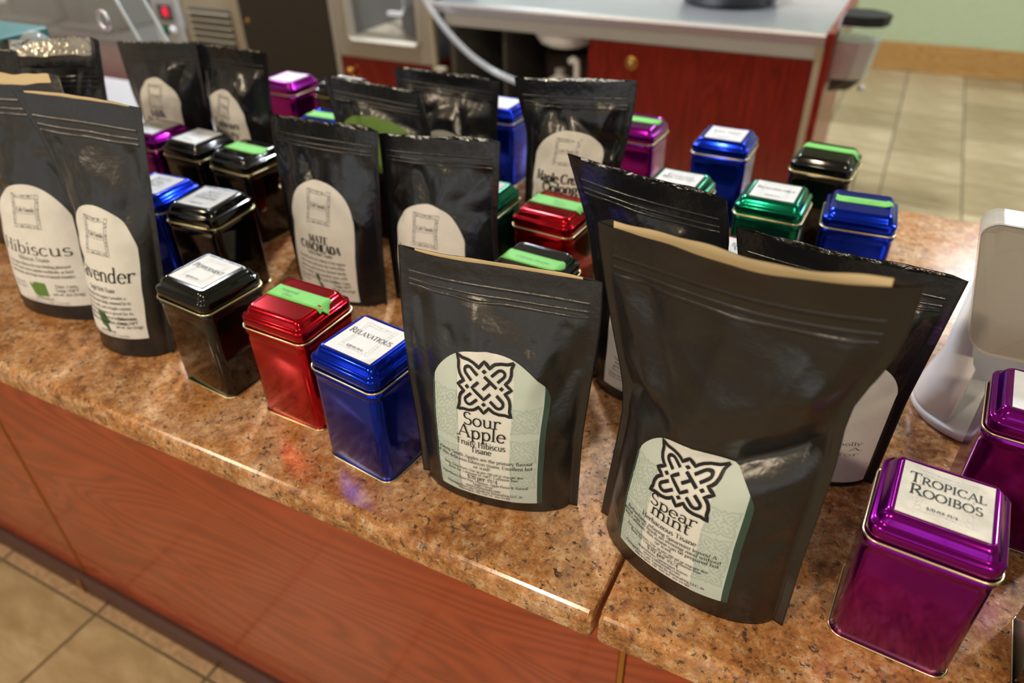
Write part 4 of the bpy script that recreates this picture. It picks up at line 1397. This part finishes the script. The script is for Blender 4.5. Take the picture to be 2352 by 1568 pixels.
sh = empty('storage_cabinet', (0, 2.55, 0))
tag(sh, 'low cherry cabinet run at the far left behind the acrylic case', 'cabinet')
box('carcass', (-5.1, .02, .08), (-3.25, .6, .54), 'cherry', sh)
for k in range(3):
    dd = box('door', (-5.08 + k * .61, 0, .10), (-4.50 + k * .61, .0195, .53), 'cherry', sh, .002, 1)
    V, Fc = lathe([(.006, 0), (.013, .018), (.012, .028), (.0005, .031)], 16)
    kk = obj('knob', V, Fc, 'brass', dd, True)
    kk.rotation_euler = (math.radians(90), 0, 0)
    kk.location = (-4.55 + k * .61, 0, .46)
box('top', (-5.15, -.02, .54), (-3.22, .62, .565), 'dark', sh, .004, 1)
for x0, lb in ((-4.36, 'dark grey brewer with pale badge behind the acrylic case'), (-3.86, 'dark grey brewer with round chrome knob beside the ice machine')):
    br = empty('coffee_brewer', (x0, 2.66, .565))
    tag(br, lb, 'brewer', 'dark brewers on the low cherry cabinet')
    box('casing', (-.20, -.02, .02), (.20, .28, .62), 'dark', br, .012, 2)
    box('drip_tray', (-.18, -.10, 0), (.18, -.021, .035), 'dark', br, .004, 1)
    box('base', (-.18, -.021, 0), (.18, .26, .0195), 'rubber', br)
    box('spout_block', (-.05, -.09, .30), (.05, -.021, .38), 'steel', br, .006, 1)
    V, Fc = lathe([(.0005, .012), (.02, .010), (.024, 0)], 20)
    q_ = obj('badge' if x0 < -4 else 'knob', V, Fc, 'paper' if x0 < -4 else 'steel', br, True)
    q_.rotation_euler = (math.radians(90), 0, 0)
    q_.location = (.10, -.02, .18)

pr = empty('prep_table', (-1.95, 1.42, 0))
tag(pr, 'grey steel prep table seen between the black pouches', 'table')
box('top', (-.62, -.18, .70), (.45, .20, .73), 'steelgrey', pr, .003, 1)
for sx, sy in ((-.58, -.14), (.41, -.14), (-.58, .16), (.41, .16)):
    box('leg', (sx - .018, sy - .018, 0), (sx + .018, sy + .018, .70), 'steel', pr, .003, 1)

# slanted acrylic case
ac = empty('acrylic_case', (-1.19, .95, CT))
tag(ac, 'clear acrylic display case with slanted side and chrome finger ring', 'display case')
def sheet(name, pts, th, m):
    P = [Vector(p) for p in pts]
    n = (P[1] - P[0]).cross(P[3] - P[0]).normalized() * th
    V = [tuple(p) for p in P] + [tuple(p + n) for p in P]
    return obj(name, V, BF, m, ac)
SL = -.45
box('base_board', (-.72, -.012, 0), (.012, .240, .012), 'steelgrey', ac, .002, 1)
sheet('front_sheet', ((-.70, 0, .012), (0, 0, .012), (SL * .34, 0, .34), (-.70, 0, .34)), .004, 'acrylic')
sheet('back_sheet', ((-.70, .055, .012), (0, .055, .012), (SL * .34, .055, .34), (-.70, .055, .34)), .004, 'acrylic')
sheet('side_sheet', ((.0035, .0, .012), (.0035, .055, .012), (SL * .34 + .0035, .055, .34), (SL * .34 + .0035, 0, .34)), .003, 'acrylic')
for y in (-.002, .053):
    V, Fc = tube([(.004, y, .012), (SL * .34 + .004, y, .34)], .0032, 6)
    obj('polished_edge', V, Fc, 'edge', ac, True)
V, Fc = tube([(.014 * math.cos(2 * math.pi * k / 24), 0, .016 * math.sin(2 * math.pi * k / 24)) for k in range(24)], .0032, 8, True)
rg_ = obj('finger_ring', V, Fc, 'steel', ac, True)
rg_.location = (-.158, -.006, .220)
cp = empty('clear_cup', (-1.345, .80, CT))
tag(cp, 'clear plastic cup with dome lid behind the silver mouthed pouch', 'cup')
V, Fc = lathe([(.0005, 0), (.018, 0), (.024, .195), (.025, .20), (.023, .20), (.017, .004), (.0005, .003)], 32)
obj('cup_wall', V, Fc, 'hose', cp, True)
V, Fc = lathe([(.0255, .198), (.026, .202), (.023, .218), (.010, .230), (.0005, .232)], 32)
obj('dome_lid', V, Fc, 'hose', cp, True)
tb = empty('teal_carton', (-1.46, .80, CT))
tag(tb, 'teal and pink carton beside the clear cup', 'carton')
box('carton_body', (-.12, -.05, 0), (.082, .05, .205), 'pink', tb, .002, 1)
box('carton_lid', (-.122, -.052, .2055), (.084, .052, .226), 'teal', tb, .003, 1)

# steel cup dispenser hanging on the cabinet end panel
hd = empty('cup_dispenser', (-.199, YB + .10, .728))
hd.scale = (1.18, 1.1, 1.08)
tag(hd, 'stainless cup dispenser with dark cap hung on the cherry end panel', 'dispenser')
box('back_plate', (0, -.05, -.01), (.006, .06, .165), 'steel', hd, .002, 1)
prof = [(-.05, .006), (-.05, .06), (-.035, .095), (0, .108), (.035, .095), (.06, .06), (.06, .006)]
def dshell(z0, z1, k0, k1, m, name, cap):
    L0 = [(x * k0 if x > .01 else x, y * (k0 if x > .01 else 1), z0) for y, x in prof]
    L1 = [(x * k1 if x > .01 else x, y * (k1 if x > .01 else 1), z1) for y, x in prof]
    V, Fc = loft([L0, L1], True, True)
    return obj(name, V, Fc, m, hd)
dshell(0, .105, .86, .98, 'steel', 'sleeve', True)
dshell(.105, .145, .90, 1.04, 'glass', 'sight_window', True)
dshell(.145, .172, 1.06, 1.10, 'rubber', 'cap', True)
dshell(-.035, -.002, .55, .8, 'umber', 'tray', True)
V, Fc = lathe([(.0005, 0), (.009, .002), (.009, .014), (.0005, .016)], 14)
pu = obj('push_knob', V, Fc, 'steelgrey', hd, True)
pu.location = (.085, .0, -.038)

pn = empty('dark_pan', (-.62, YB + .42, ZT - .008))
tag(pn, 'dark round pan on the stainless worktop', 'pan')
V, Fc = lathe([(.0005, 0), (.15, 0), (.165, .01), (.18, .06), (.184, .062), (.184, .066), (.176, .064), (.16, .012), (.0005, .006)], 40)
obj('pan_body', V, Fc, 'rubber', pn, True)
box('handle', (.18, -.012, .052), (.30, .012, .064), 'rubber', pn, .004, 2)
